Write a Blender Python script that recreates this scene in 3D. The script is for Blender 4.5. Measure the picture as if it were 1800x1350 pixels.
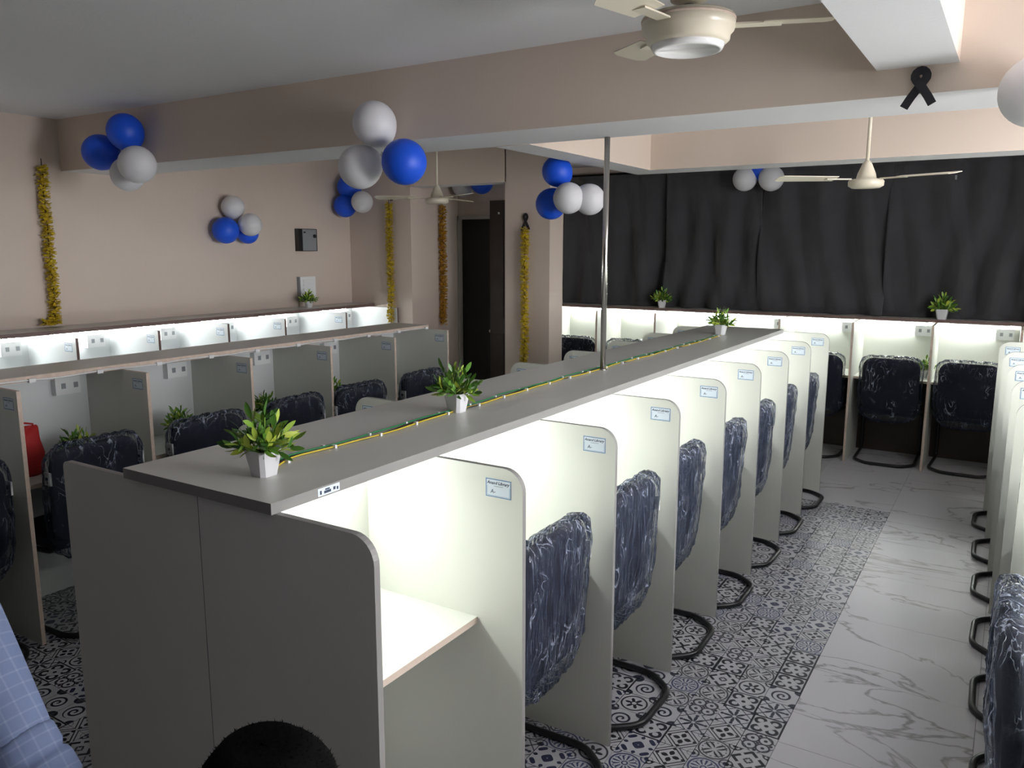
import bpy, bmesh, math, random
from mathutils import Vector, Matrix, noise
R = random.Random(7)
PI = math.pi
S = bpy.context.scene
COL = S.collection
for o in list(bpy.data.objects):
    bpy.data.objects.remove(o)

# ------------------------------------------------------------------ camera, light, exposure
cam_d = bpy.data.cameras.new('camera'); cam = bpy.data.objects.new('camera', cam_d); COL.objects.link(cam)
CM = ((0.84773544, 0.53041857, 0.00087749), (-0.08931374, 0.14111356, 0.98595640), (0.52284575, -0.83590855, 0.16700064))
m = Matrix(CM).transposed().to_4x4(); m.translation = (0, 0, 1.8107); cam.matrix_world = m
cam_d.sensor_width = 36; cam_d.lens = 36 * 1406 / 1800; cam_d.clip_start = 0.02
S.camera = cam
W = bpy.data.worlds.new('world'); S.world = W; W.use_nodes = True
W.node_tree.nodes['Background'].inputs[0].default_value = (0.8, 0.88, 1, 1)
W.node_tree.nodes['Background'].inputs[1].default_value = 0.3
def area(name, loc, rot, sx, sy, power, col):
    d = bpy.data.lights.new(name, 'AREA'); d.shape = 'RECTANGLE'; d.size = sx; d.size_y = sy; d.energy = power; d.color = col
    o = bpy.data.objects.new(name, d); COL.objects.link(o); o.location = loc; o.rotation_euler = rot
    return o
area('right_fill', (2.35, 4.0, 1.95), (0, PI / 2, 0), 1.1, 2.2, 42, (0.96, 0.97, 1.0))  # added fill light from the right; no window is built there
area('right_fill_near', (2.35, 2.25, 1.75), (0, PI / 2, 0), 1.2, 0.8, 95, (0.97, 0.97, 1.0))  # added unseen fill, placed to brighten the wide beam but not the end panel
area('high_right_fill', (2.3, 0.6, 2.45), (0, PI * 0.42, 0), 0.12, 1.2, 3, (1.0, 0.98, 0.95))  # weak unseen fill light high up on the right
area('overhead_fill_right_aisle', (0.75, 4.3, 2.6), (0, 0, 0), 0.5, 1.4, 19, (0.95, 0.96, 1.0))  # added overhead fill that brightens the aisle floor and shelf tops
vs = S.view_settings
vs.view_transform = 'Standard'; vs.look = 'None'; vs.gamma = 1; vs.use_curve_mapping = False
vs.exposure = 0.1
LED_STRENGTH = 56.0
LED_DIM = 12.0
LED_COL = (0.96, 1.0, 0.97)

# ------------------------------------------------------------------ materials
def mat(name, col, rough=0.5, metal=0.0, spec=0.5, emit=None, estr=0.0, noise_amt=0.0, noise_scale=40, bump=0.0, bump_scale=200, sheen=0):
    M = bpy.data.materials.new(name); M.use_nodes = True
    nt = M.node_tree; b = nt.nodes['Principled BSDF']
    b.inputs['Base Color'].default_value = (*col, 1); b.inputs['Roughness'].default_value = rough
    b.inputs['Metallic'].default_value = metal; b.inputs['Specular IOR Level'].default_value = spec
    if sheen: b.inputs['Sheen Weight'].default_value = sheen
    if emit:
        b.inputs['Emission Color'].default_value = (*emit, 1); b.inputs['Emission Strength'].default_value = estr
    if noise_amt or bump:
        tc = nt.nodes.new('ShaderNodeTexCoord')
    if noise_amt:
        n = nt.nodes.new('ShaderNodeTexNoise'); n.inputs['Scale'].default_value = noise_scale; n.inputs['Detail'].default_value = 5
        nt.links.new(tc.outputs['Object'], n.inputs['Vector'])
        mx = nt.nodes.new('ShaderNodeMix'); mx.data_type = 'RGBA'
        mx.inputs[6].default_value = (*[c * (1 - noise_amt) for c in col], 1); mx.inputs[7].default_value = (*[min(1, c * (1 + noise_amt)) for c in col], 1)
        nt.links.new(n.outputs['Fac'], mx.inputs[0]); nt.links.new(mx.outputs[2], b.inputs['Base Color'])
    if bump:
        n2 = nt.nodes.new('ShaderNodeTexNoise'); n2.inputs['Scale'].default_value = bump_scale; n2.inputs['Detail'].default_value = 3
        nt.links.new(tc.outputs['Object'], n2.inputs['Vector'])
        bp = nt.nodes.new('ShaderNodeBump'); bp.inputs['Strength'].default_value = bump; bp.inputs['Distance'].default_value = 0.01
        nt.links.new(n2.outputs['Fac'], bp.inputs['Height']); nt.links.new(bp.outputs[0], b.inputs['Normal'])
    return M

PAINT = mat('peach_wall_paint', (0.62, 0.52, 0.455), 0.7, noise_amt=0.05, noise_scale=1.5, bump=0.08, bump_scale=60)
PAINT_BEAM = mat('peach_beam_paint', (0.70, 0.595, 0.51), 0.7, noise_amt=0.05, noise_scale=1.2, bump=0.06, bump_scale=60)
WHITE_PAINT = mat('white_ceiling_paint', (0.80, 0.80, 0.82), 0.8, noise_amt=0.04, noise_scale=1.2, bump=0.08, bump_scale=60)
LAM = mat('white_laminate_board', (0.70, 0.71, 0.655), 0.38, noise_amt=0.03, noise_scale=3)
LAM_COOL = mat('cool_white_laminate_board', (0.68, 0.70, 0.71), 0.38, noise_amt=0.03, noise_scale=3)
LAM_DIMMED = mat('dimmed_laminate_shelf', (0.56, 0.56, 0.53), 0.33, noise_amt=0.03, noise_scale=3)  # white shelf board with the dim light put into its colour
EDGE = mat('grey_edge_band', (0.25, 0.243, 0.238), 0.4)
EDGE_RAW = mat('beige_raw_board_edge', (0.62, 0.50, 0.42), 0.7, noise_amt=0.25, noise_scale=40)
EDGE_DARK = mat('shaded_brown_edge_band', (0.16, 0.10, 0.09), 0.5, noise_amt=0.2, noise_scale=40)  # edge band; the unlit dark of the wall row edges is in the colour
DESK_EDGE = mat('beige_desk_edge', (0.60, 0.50, 0.42), 0.5)
PLASTIC_W = mat('white_plastic', (0.78, 0.79, 0.80), 0.35)
CREAM = mat('cream_enamel', (0.72, 0.66, 0.53), 0.3)
CHROME = mat('steel_tube', (0.55, 0.53, 0.51), 0.22, metal=1.0)
FABRIC = mat('navy_black_fabric', (0.012, 0.014, 0.03), 0.85, noise_amt=0.3, noise_scale=150, bump=0.3, bump_scale=500)
BLACK_STEEL = mat('black_powder_coated_tube', (0.012, 0.012, 0.014), 0.3)
BLACK_CLOTH = mat('black_satin', (0.008, 0.008, 0.014), 0.45)
DARK = mat('black_door_paint', (0.005, 0.005, 0.005), 0.6)
BROWN = mat('dark_brown_wood', (0.035, 0.022, 0.016), 0.45, noise_amt=0.35, noise_scale=8)
DOORFRAME = mat('grey_door_frame', (0.42, 0.40, 0.36), 0.5)
BLUE_B = mat('blue_balloon_latex', (0.006, 0.09, 0.72), 0.48)
WHITE_B = mat('white_balloon_latex', (0.72, 0.72, 0.75), 0.48)
GOLD = mat('marigold_petals', (0.75, 0.52, 0.03), 0.8, noise_amt=0.5, noise_scale=60)
GOLD2 = mat('orange_marigold_petals', (0.62, 0.34, 0.03), 0.8, noise_amt=0.5, noise_scale=60)
STRING = mat('dark_string', (0.03, 0.025, 0.02), 0.8)
POTM = mat('white_plastic_pot', (0.66, 0.66, 0.68), 0.35)
SOIL = mat('dark_moss', (0.02, 0.03, 0.01), 0.9)
BOXGREY = mat('grey_steel_box', (0.27, 0.29, 0.31), 0.45, metal=0.2)
BLUEINK = mat('blue_print', (0.03, 0.14, 0.30), 0.6)
DARKINK = mat('dark_print', (0.03, 0.05, 0.10), 0.6)
PAPER = mat('white_sticker_paper', (0.70, 0.78, 0.86), 0.35)
RED = mat('red_cloth', (0.42, 0.012, 0.012), 0.7, noise_amt=0.3, noise_scale=15)
W_GREEN = mat('green_wire', (0.02, 0.22, 0.07), 0.4)
W_YELLOW = mat('yellow_wire', (0.62, 0.48, 0.04), 0.4)
W_BLACK = mat('black_wire', (0.02, 0.015, 0.015), 0.4)
SKIN = mat('brown_skin', (0.30, 0.17, 0.11), 0.55)
HAIR = mat('black_hair', (0.003, 0.003, 0.003), 0.9, spec=0.05)
EYEW = mat('eye_white', (0.7, 0.68, 0.65), 0.3)
TROUSER = mat('dark_trouser_cloth', (0.02, 0.022, 0.03), 0.9)
LEDM = mat('lit_led_diffuser', (0.9, 0.9, 0.9), 0.4, emit=LED_COL, estr=LED_STRENGTH)
LEDSTRONG = mat('bright_led_diffuser', (0.9, 0.9, 0.9), 0.4, emit=LED_COL, estr=LED_STRENGTH * 2)
LEDWEAK = mat('dim_led_diffuser', (0.9, 0.9, 0.9), 0.4, emit=LED_COL, estr=LED_DIM)
LEDOFF = mat('unlit_led_diffuser', (0.75, 0.75, 0.76), 0.4)
GROUT = mat('floor_screed', (0.22, 0.22, 0.23), 0.7, noise_amt=0.1, noise_scale=10)

# leaves with a tint that differs per leaf
LEAF = mat('artificial_leaf', (0.1, 0.25, 0.03), 0.42)
nt = LEAF.node_tree; b = nt.nodes['Principled BSDF']
g1 = nt.nodes.new('ShaderNodeNewGeometry'); oi = nt.nodes.new('ShaderNodeObjectInfo')
ad = nt.nodes.new('ShaderNodeMath'); ad.operation = 'ADD'; fr = nt.nodes.new('ShaderNodeMath'); fr.operation = 'FRACT'
nt.links.new(g1.outputs['Random Per Island'], ad.inputs[0]); nt.links.new(oi.outputs['Random'], ad.inputs[1]); nt.links.new(ad.outputs[0], fr.inputs[0])
cr = nt.nodes.new('ShaderNodeValToRGB'); cr.color_ramp.elements[0].color = (0.035, 0.11, 0.015, 1); cr.color_ramp.elements[1].color = (0.42, 0.50, 0.06, 1)
e = cr.color_ramp.elements.new(0.55); e.color = (0.11, 0.27, 0.03, 1)
nt.links.new(fr.outputs[0], cr.inputs[0]); nt.links.new(cr.outputs[0], b.inputs['Base Color'])

# dark curtain cloth
CURT = mat('charcoal_curtain_cloth', (0.042, 0.042, 0.047), 0.9, noise_amt=0.25, noise_scale=6, bump=0.15, bump_scale=400, sheen=0.3)

# clear glass of the round fan cover rim
GLASSRIM = mat('clear_acrylic_rim', (0.85, 0.85, 0.85), 0.08, spec=0.8)

# small expression compiler: python arithmetic -> math nodes
class X:
    nt = None
    def __init__(s, v): s.v = v
    @staticmethod
    def op(name, *a, clamp=False):
        n = X.nt.nodes.new('ShaderNodeMath'); n.operation = name; n.use_clamp = clamp
        for i, q in enumerate(a):
            if isinstance(q, X): X.nt.links.new(q.v, n.inputs[i])
            else: n.inputs[i].default_value = q
        return X(n.outputs[0])
    def __add__(s, o): return X.op('ADD', s, o)
    __radd__ = __add__
    def __sub__(s, o): return X.op('SUBTRACT', s, o)
    def __rsub__(s, o): return X.op('SUBTRACT', o, s)
    def __mul__(s, o): return X.op('MULTIPLY', s, o)
    __rmul__ = __mul__
def ab(a): return X.op('ABSOLUTE', a)
def mn(a, b): return X.op('MINIMUM', a, b)
def mxx(a, b): return X.op('MAXIMUM', a, b)
def lt(a, b, k=0.05):      # soft a < b
    return X.op('MULTIPLY_ADD', b - a, 1.0 / k, 0.5, clamp=True)
def ln(p, q): return X.op('SQRT', p * p + q * q)
def cosn(a, n): return X.op('COSINE', a * n)

# clear crinkled film
FILM = bpy.data.materials.new('clear_plastic_film'); FILM.use_nodes = True
nt = FILM.node_tree; nt.nodes.clear()
out = nt.nodes.new('ShaderNodeOutputMaterial'); mxs = nt.nodes.new('ShaderNodeMixShader'); tr = nt.nodes.new('ShaderNodeBsdfTransparent'); pb = nt.nodes.new('ShaderNodeBsdfPrincipled')
pb.inputs['Base Color'].default_value = (0.07, 0.09, 0.15, 1); pb.inputs['Roughness'].default_value = 0.1; pb.inputs['Specular IOR Level'].default_value = 1.0
tc = nt.nodes.new('ShaderNodeTexCoord'); mp = nt.nodes.new('ShaderNodeMapping'); mp.inputs['Scale'].default_value = (45, 45, 3.5)
nn = nt.nodes.new('ShaderNodeTexNoise'); nn.inputs['Scale'].default_value = 1.0; nn.inputs['Detail'].default_value = 3; nn.inputs['Distortion'].default_value = 1.2
nt.links.new(tc.outputs['Object'], mp.inputs[0]); nt.links.new(mp.outputs[0], nn.inputs['Vector'])
bp = nt.nodes.new('ShaderNodeBump'); bp.inputs['Strength'].default_value = 0.9; bp.inputs['Distance'].default_value = 0.015
nt.links.new(nn.outputs['Fac'], bp.inputs['Height']); nt.links.new(bp.outputs[0], pb.inputs['Normal'])
fz = nt.nodes.new('ShaderNodeFresnel'); fz.inputs[0].default_value = 1.4; nt.links.new(bp.outputs[0], fz.inputs['Normal'])
mm = nt.nodes.new('ShaderNodeMath'); mm.operation = 'MULTIPLY_ADD'; mm.inputs[1].default_value = 1.7; mm.inputs[2].default_value = 0.04; mm.use_clamp = True
nt.links.new(fz.outputs[0], mm.inputs[0]); 
X.nt = nt
n3 = nt.nodes.new('ShaderNodeTexNoise'); n3.inputs['Scale'].default_value = 9; n3.inputs['Detail'].default_value = 2.5; n3.inputs['Distortion'].default_value = 1.6
mp3 = nt.nodes.new('ShaderNodeMapping'); mp3.inputs['Scale'].default_value = (1.6, 1.6, 0.75); mp3.inputs['Rotation'].default_value = (0.5, 0.4, 0.3)
n4 = nt.nodes.new('ShaderNodeTexNoise'); n4.inputs['Scale'].default_value = 7; n4.inputs['Detail'].default_value = 1
oi = nt.nodes.new('ShaderNodeObjectInfo'); vm = nt.nodes.new('ShaderNodeVectorMath'); vm.operation = 'ADD'; nt.links.new(tc.outputs['Object'], vm.inputs[0])
cb = nt.nodes.new('ShaderNodeCombineXYZ')
for q in range(3): nt.links.new((X(oi.outputs['Random']) * 17.0).v, cb.inputs[q])
nt.links.new(cb.outputs[0], vm.inputs[1]); nt.links.new(vm.outputs[0], mp3.inputs[0]); nt.links.new(mp3.outputs[0], n3.inputs['Vector']); nt.links.new(vm.outputs[0], n4.inputs['Vector'])
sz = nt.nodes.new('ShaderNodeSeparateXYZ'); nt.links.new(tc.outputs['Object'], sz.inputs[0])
top = X.op('MULTIPLY_ADD', X(sz.outputs[2]), 9.0, -7.35, clamp=True)  # pulls the painted glints towards the top rim
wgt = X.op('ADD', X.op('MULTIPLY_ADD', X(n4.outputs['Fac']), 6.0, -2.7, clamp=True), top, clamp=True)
crease_glint = lt(ab(X(n3.outputs['Fac']) - 0.5), 0.010, 0.03) * wgt  # milky crease lines that also paint highlights into the film
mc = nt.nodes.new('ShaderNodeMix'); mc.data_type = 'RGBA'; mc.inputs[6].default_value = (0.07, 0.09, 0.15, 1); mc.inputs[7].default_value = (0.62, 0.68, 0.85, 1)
nt.links.new(crease_glint.v, mc.inputs[0]); nt.links.new(mc.outputs[2], pb.inputs['Base Color'])
ft = X.op('MULTIPLY_ADD', crease_glint, 0.65, X(mm.outputs[0]), clamp=True)
nt.links.new(ft.v, mxs.inputs[0])
nt.links.new(tr.outputs[0], mxs.inputs[1]); nt.links.new(pb.outputs[0], mxs.inputs[2]); nt.links.new(mxs.outputs[0], out.inputs[0])


def motif_nodes(kind, p, q):
    r = ln(p, q); th = X.op('ARCTAN2', q, p); a, b = ab(p), ab(q); ca, cb = 1.0 - a, 1.0 - b; rc = ln(ca, cb)
    if kind == 0:   # ringed flower
        return mxx(mxx(lt(ab(r - 0.84), 0.06), lt(r, ab(cosn(th, 3)) * 0.62)) * lt(0.16, r), mxx(lt(ab(rc - 0.28), 0.06), lt(ab(r - 0.2), 0.05)))
    if kind == 1:   # spiral
        sp = X.op('FRACT', r * 2.6 - th * (1 / (2 * PI)))
        return mxx(lt(sp, 0.42, 0.1) * lt(r, 0.72), lt(rc, 0.34) * lt(0.16, rc))
    if kind == 2:   # four big petals in a rounded frame
        return mxx(lt(r, ab(X.op('SINE', th * 2)) * 0.86) * lt(0.12, ab(a - b)), lt(ab(r - 0.93), 0.05))
    if kind == 3:   # eight leaf snowflake
        return mxx(lt(r, ab(cosn(th, 4)) * 0.75) * lt(0.12, r), mxx(lt(ab(a - b), 0.07) * lt(0.3, r), lt(rc, 0.22)))
    if kind == 4:   # diamond with a cross
        dd = a + b
        return mxx(lt(ab(dd - 0.92), 0.06), mxx(lt(dd, 0.6) * lt(0.1, ab(a - b)) * lt(mn(a, b), 0.16), lt(rc, 0.3) * lt(0.12, ab(rc - 0.15))))
    if kind == 5:   # four C scrolls
        r2 = ln(a - 0.46, b - 0.46)
        return mxx(lt(ab(r2 - 0.3), 0.11) * lt(0.1, a + b - 0.55), mxx(lt(r, 0.14), lt(mn(ca, cb), 0.09)))
    if kind == 6:   # sunburst disc
        return mxx(lt(ab(r - 0.88), 0.06), mxx(lt(0.25, cosn(th, 12)) * lt(0.28, r) * lt(r, 0.7), lt(ab(r - 0.16), 0.05)))
    if kind == 7:   # quatrefoil outline with dots
        r2 = ln(a - 0.4, b - 0.4)
        return mxx(lt(ab(r2 - 0.4), 0.06) * lt(0.15, a + b), mxx(lt(r2, 0.12), lt(mxx(a, b), 0.1)))
    if kind == 8:   # lattice of arabesques
        w = X.op('SINE', a * 9.0 + b * 3.0) + X.op('SINE', b * 9.0 + a * 3.0)
        return mxx(lt(0.55, w), lt(rc, 0.2))
    w = X.op('SINE', (a + b) * 8.5)     # nested waves with blossoms
    return mxx(lt(0.35, w) * lt(0.14, ab(a - b)), lt(r, 0.26) * lt(0.06, mn(a, b)))
INKS = [(0.018, 0.02, 0.03), (0.02, 0.024, 0.045), (0.02, 0.022, 0.03), (0.03, 0.035, 0.06), (0.018, 0.018, 0.025), (0.018, 0.02, 0.03), (0.035, 0.045, 0.12), (0.02, 0.022, 0.035), (0.03, 0.035, 0.08), (0.02, 0.022, 0.03)]
def motif_material(kind):
    M = bpy.data.materials.new('patterned_tile_%s' % 'abcdefghij'[kind]); M.use_nodes = True
    nt = M.node_tree; X.nt = nt; b = nt.nodes['Principled BSDF']
    uv = nt.nodes.new('ShaderNodeUVMap'); sep = nt.nodes.new('ShaderNodeSeparateXYZ'); nt.links.new(uv.outputs[0], sep.inputs[0])
    p = X(sep.outputs[0]) * 2.0 - 1.0; q = X(sep.outputs[1]) * 2.0 - 1.0
    f = motif_nodes(kind, p, q)
    rc_ = ln(1.0 - ab(p), 1.0 - ab(q))
    if kind in (1, 2, 6, 9): f = mxx(f, lt(ab(rc_ - 0.36), 0.05)); f = mxx(f, lt(rc_, 0.17))
    if kind in (3, 7, 4): f = mxx(f, lt(ab(ab(p) + ab(q) - 1.22), 0.05)); f = mxx(f, lt(ln(mn(ab(p), ab(q)), mxx(ab(p), ab(q)) - 0.8), 0.12))
    if kind in (2, 6): f = mxx(f, lt(ab(ln(p, q) - 0.72), 0.035) * lt(0.0, cosn(X.op('ARCTAN2', q, p), 16)))
    mx = nt.nodes.new('ShaderNodeMix'); mx.data_type = 'RGBA'
    mx.inputs[6].default_value = (0.50, 0.50, 0.53, 1); mx.inputs[7].default_value = (*INKS[kind], 1)
    nt.links.new(f.v, mx.inputs[0]); nt.links.new(mx.outputs[2], b.inputs['Base Color'])
    b.inputs['Roughness'].default_value = 0.36
    return M
MOTIF = [motif_material(k) for k in range(10)]

MARBLE = bpy.data.materials.new('white_veined_marble'); MARBLE.use_nodes = True
nt = MARBLE.node_tree; b = nt.nodes['Principled BSDF']; X.nt = nt
tc = nt.nodes.new('ShaderNodeTexCoord'); oi = nt.nodes.new('ShaderNodeObjectInfo')
cm = nt.nodes.new('ShaderNodeVectorMath'); cm.operation = 'MULTIPLY_ADD'; cm.inputs[1].default_value = (9, 7, 5)
cbx = nt.nodes.new('ShaderNodeCombineXYZ')
for i in range(3): nt.links.new(oi.outputs['Random'], cbx.inputs[i])
nt.links.new(cbx.outputs[0], cm.inputs[0]); nt.links.new(tc.outputs['Object'], cm.inputs[2])
rot = nt.nodes.new('ShaderNodeMapping'); rot.inputs['Rotation'].default_value = (0, 0, 1.1); rot.inputs['Scale'].default_value = (1.0, 2.4, 1.0)
nt.links.new(cm.outputs[0], rot.inputs[0])
n1 = nt.nodes.new('ShaderNodeTexNoise'); n1.inputs['Scale'].default_value = 1.3; n1.inputs['Detail'].default_value = 6; n1.inputs['Distortion'].default_value = 0.6
nt.links.new(rot.outputs[0], n1.inputs['Vector'])
n2 = nt.nodes.new('ShaderNodeTexNoise'); n2.inputs['Scale'].default_value = 0.9; n2.inputs['Detail'].default_value = 2
nt.links.new(cm.outputs[0], n2.inputs['Vector'])
vein = lt(ab(X(n1.outputs['Fac']) - 0.5), 0.006, 0.016) * X.op('MULTIPLY', X(n2.outputs['Fac']), 1.5, clamp=True)
mx = nt.nodes.new('ShaderNodeMix'); mx.data_type = 'RGBA'; mx.inputs[6].default_value = (0.58, 0.57, 0.60, 1); mx.inputs[7].default_value = (0.13, 0.12, 0.12, 1)
nt.links.new(vein.v, mx.inputs[0]); nt.links.new(mx.outputs[2], b.inputs['Base Color']); b.inputs['Roughness'].default_value = 0.34

SHIRT = bpy.data.materials.new('blue_checked_shirt_cloth'); SHIRT.use_nodes = True
nt = SHIRT.node_tree; b = nt.nodes['Principled BSDF']; X.nt = nt
tc = nt.nodes.new('ShaderNodeTexCoord'); sep = nt.nodes.new('ShaderNodeSeparateXYZ'); nt.links.new(tc.outputs['Object'], sep.inputs[0])
def dotn(v):
    n = nt.nodes.new('ShaderNodeVectorMath'); n.operation = 'DOT_PRODUCT'; n.inputs[1].default_value = v; nt.links.new(tc.outputs['Object'], n.inputs[0]); return X(n.outputs['Value'])
av = Vector((0.615, 0.056, -0.787)); wv = av.cross(Vector((-0.77, 0.36, -0.5))).normalized()
fx = [X.op('FRACT', dotn(av) * 52.0), X.op('FRACT', dotn(wv) * 52.0)]
chk = X.op('MULTIPLY', lt(fx[0], 0.14) + lt(fx[1], 0.14), 0.5, clamp=True)
mx = nt.nodes.new('ShaderNodeMix'); mx.data_type = 'RGBA'; mx.inputs[6].default_value = (0.125, 0.165, 0.28, 1); mx.inputs[7].default_value = (0.19, 0.235, 0.35, 1)
nt.links.new(chk.v, mx.inputs[0]); nt.links.new(mx.outputs[2], b.inputs['Base Color']); b.inputs['Roughness'].default_value = 0.85
n2 = nt.nodes.new('ShaderNodeTexNoise'); n2.inputs['Scale'].default_value = 14; nt.links.new(tc.outputs['Object'], n2.inputs['Vector'])
bp = nt.nodes.new('ShaderNodeBump'); bp.inputs['Strength'].default_value = 0.5; bp.inputs['Distance'].default_value = 0.02
nt.links.new(n2.outputs['Fac'], bp.inputs['Height']); nt.links.new(bp.outputs[0], b.inputs['Normal'])

# ------------------------------------------------------------------ mesh helpers
class MB:
    def __init__(s): s.v = []; s.f = []; s.m = []; s.sm = []
    def add(s, vs, fs, mi=0, smooth=False):
        o = len(s.v); s.v += [tuple(x) for x in vs]
        for f in fs: s.f.append(tuple(i + o for i in f)); s.m.append(mi); s.sm.append(smooth)
        return s
    def box(s, x0, x1, y0, y1, z0, z1, mi=0):
        return s.add([(x0, y0, z0), (x1, y0, z0), (x1, y1, z0), (x0, y1, z0), (x0, y0, z1), (x1, y0, z1), (x1, y1, z1), (x0, y1, z1)],
                     [(0, 3, 2, 1), (4, 5, 6, 7), (0, 1, 5, 4), (1, 2, 6, 5), (2, 3, 7, 6), (3, 0, 4, 7)], mi)
    def cbox(s, x0, x1, y0, y1, z0, z1, c, mi=0):     # box with chamfered vertical edges and top
        P = [(x0 + c, y0), (x1 - c, y0), (x1, y0 + c), (x1, y1 - c), (x1 - c, y1), (x0 + c, y1), (x0, y1 - c), (x0, y0 + c)]
        return s.prism(P, z0, z1, mi)
    def prism(s, P, z0, z1, mi=0):
        n = len(P)
        return s.add([(x, y, z0) for x, y in P] + [(x, y, z1) for x, y in P],
                     [tuple(range(n))[::-1], tuple(range(n, 2 * n))] + [(i, (i + 1) % n, (i + 1) % n + n, i + n) for i in range(n)], mi)
    def tube(s, path, r, n=8, mi=0, closed=False, smooth=True, taper=None):
        path = [Vector(p) for p in path]; L = len(path); rings = []; up = None
        for i, p in enumerate(path):
            a = path[i - 1] if (i or closed) else p; c = path[(i + 1) % L] if (i < L - 1 or closed) else p
            t = (c - a).normalized()
            if up is None: up = t.orthogonal().normalized()
            up = (up - t * up.dot(t)).normalized(); w = t.cross(up)
            rr = r if taper is None else taper[i]
            rings.append([p + (up * math.cos(2 * PI * k / n) + w * math.sin(2 * PI * k / n)) * rr for k in range(n)])
        vs = [q for g in rings for q in g]; fs = []
        for i in range(L if closed else L - 1):
            j = (i + 1) % L
            fs += [(i * n + k, i * n + (k + 1) % n, j * n + (k + 1) % n, j * n + k) for k in range(n)]
        if not closed: fs += [tuple(range(n))[::-1], tuple((L - 1) * n + k for k in range(n))]
        return s.add(vs, fs, mi, smooth)
    def lathe(s, prof, n=24, mi=0, smooth=True, c=(0, 0, 0)):
        vs = [(c[0] + r * math.cos(2 * PI * k / n), c[1] + r * math.sin(2 * PI * k / n), c[2] + z) for r, z in prof for k in range(n)]
        fs = [(i * n + k, i * n + (k + 1) % n, (i + 1) * n + (k + 1) % n, (i + 1) * n + k) for i in range(len(prof) - 1) for k in range(n)]
        fs += [tuple(range(n))[::-1], tuple((len(prof) - 1) * n + k for k in range(n))]
        return s.add(vs, fs, mi, smooth)
    def ball(s, c, r, n=16, mi=0, fz=1.0):
        prof = [(max(1e-4, r * math.sin(PI * i / (n // 2))), -r * fz * math.cos(PI * i / (n // 2))) for i in range(n // 2 + 1)]
        return s.lathe(prof, n, mi, True, c)
    def mesh(s, name, mats, recalc=True):
        me = bpy.data.meshes.new(name); me.from_pydata(s.v, [], s.f)
        for M in mats: me.materials.append(M)
        me.polygons.foreach_set('material_index', s.m); me.polygons.foreach_set('use_smooth', s.sm)
        if recalc:
            bm = bmesh.new(); bm.from_mesh(me); bmesh.ops.recalc_face_normals(bm, faces=bm.faces); bm.to_mesh(me); bm.free()
        me.update(); return me

def obj(name, me, parent=None, loc=(0, 0, 0), rz=0.0, label=None):
    o = bpy.data.objects.new(name, me); COL.objects.link(o); o.location = loc
    if rz: o.rotation_euler = (0, 0, rz)
    if parent is not None: o.parent = parent
    if label: o['label'] = label
    return o
def thing(name, label, cat, loc=(0, 0, 0), rz=0.0, group=None):
    o = obj(name, None, None, loc, rz, label); o['category'] = cat; o.empty_display_size = 0.05
    if group: o['group'] = group
    return o
def tag(o, label, cat, group=None):
    o['label'] = label; o['category'] = cat
    if group: o['group'] = group
    return o
def struct(name, me, label, parent=None, loc=(0, 0, 0)):
    o = obj(name, me, parent, loc, 0, label)
    if parent is None: o['kind'] = 'structure'; o['category'] = name.rstrip('0123456789').rstrip('_').split('_')[0]
    return o
def kids(o): return [c for c in bpy.data.objects if c.parent is o]
def dup(root, loc, rz, label, group=None):
    r = root.copy(); COL.objects.link(r); r.location = loc; r.rotation_euler = (0, 0, rz); r['label'] = label
    if group: r['group'] = group
    for ch in kids(root):
        c = ch.copy(); COL.objects.link(c); c.parent = r
        for gch in kids(ch):
            d = gch.copy(); COL.objects.link(d); d.parent = c
    return r
def boxmesh(name, b, mats, mi=0): return MB().box(*b, mi).mesh(name, mats)
def prism2(name, pts, axis, lo, hi, M):
    mb = MB()
    n = len(pts)
    def P(a, b, t): return (t, a, b) if axis == 0 else ((a, t, b) if axis == 1 else (a, b, t))
    mb.add([P(a, b, lo) for a, b in pts] + [P(a, b, hi) for a, b in pts], [tuple(range(n))[::-1], tuple(range(n, 2 * n))] + [(i, (i + 1) % n, (i + 1) % n + n, i + n) for i in range(n)])
    return mb.mesh(name, [M])

# ------------------------------------------------------------------ structure
CEIL = 2.66
fl = struct('floor', boxmesh('floor', (-5.7, 2.5, -2.0, 8.0, -0.06, -0.006), [GROUT]), 'floor of patterned and marble tiles')
struct('wall_left', boxmesh('wall_left', (-5.74, -5.54, -2.0, 6.0, 0, CEIL), [PAINT]), 'plain peach left wall behind the lit desks')
struct('wall_back', boxmesh('wall_back', (-4.2, 2.5, 7.84, 8.0, 0, CEIL), [PAINT]), 'far wall behind the dark curtains')
struct('wall_right', boxmesh('wall_right', (2.42, 2.6, -2.0, 8.0, 0, CEIL), [PAINT]), 'right wall')
struct('wall_front', boxmesh('wall_front', (-5.7, 2.6, -2.2, -2.0, 0, CEIL), [BROWN]), 'unseen wall behind the viewer, darkened to cut bounced light')  # unseen wall, made dark to keep bounced light off the end panel
struct('ceiling', boxmesh('ceiling', (-5.74, 2.6, -2.2, 8.0, CEIL, CEIL + 0.12), [WHITE_PAINT]), 'grey white ceiling slab')
def beam(name, b, label):
    mb = MB().box(*b); me = mb.mesh(name, [PAINT_BEAM, WHITE_PAINT])
    for p in me.polygons:
        if p.normal.z < -0.5: p.material_index = 1
    return struct(name, me, label)
beam('trim_1', (-5.55, 2.43, 3.108, 3.54, 2.323, CEIL + .01), 'wide peach ceiling beam with white underside crossing the room')
beam('trim_2', (-0.47, -0.22, -2.0, 3.115, 2.413, CEIL + .01), 'narrow beam running overhead towards the wide beam')
beam('trim_3', (-2.31, -2.107, 3.53, 5.09, 2.32, CEIL + .01), 'short beam between the wide beam and the far beam')
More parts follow.
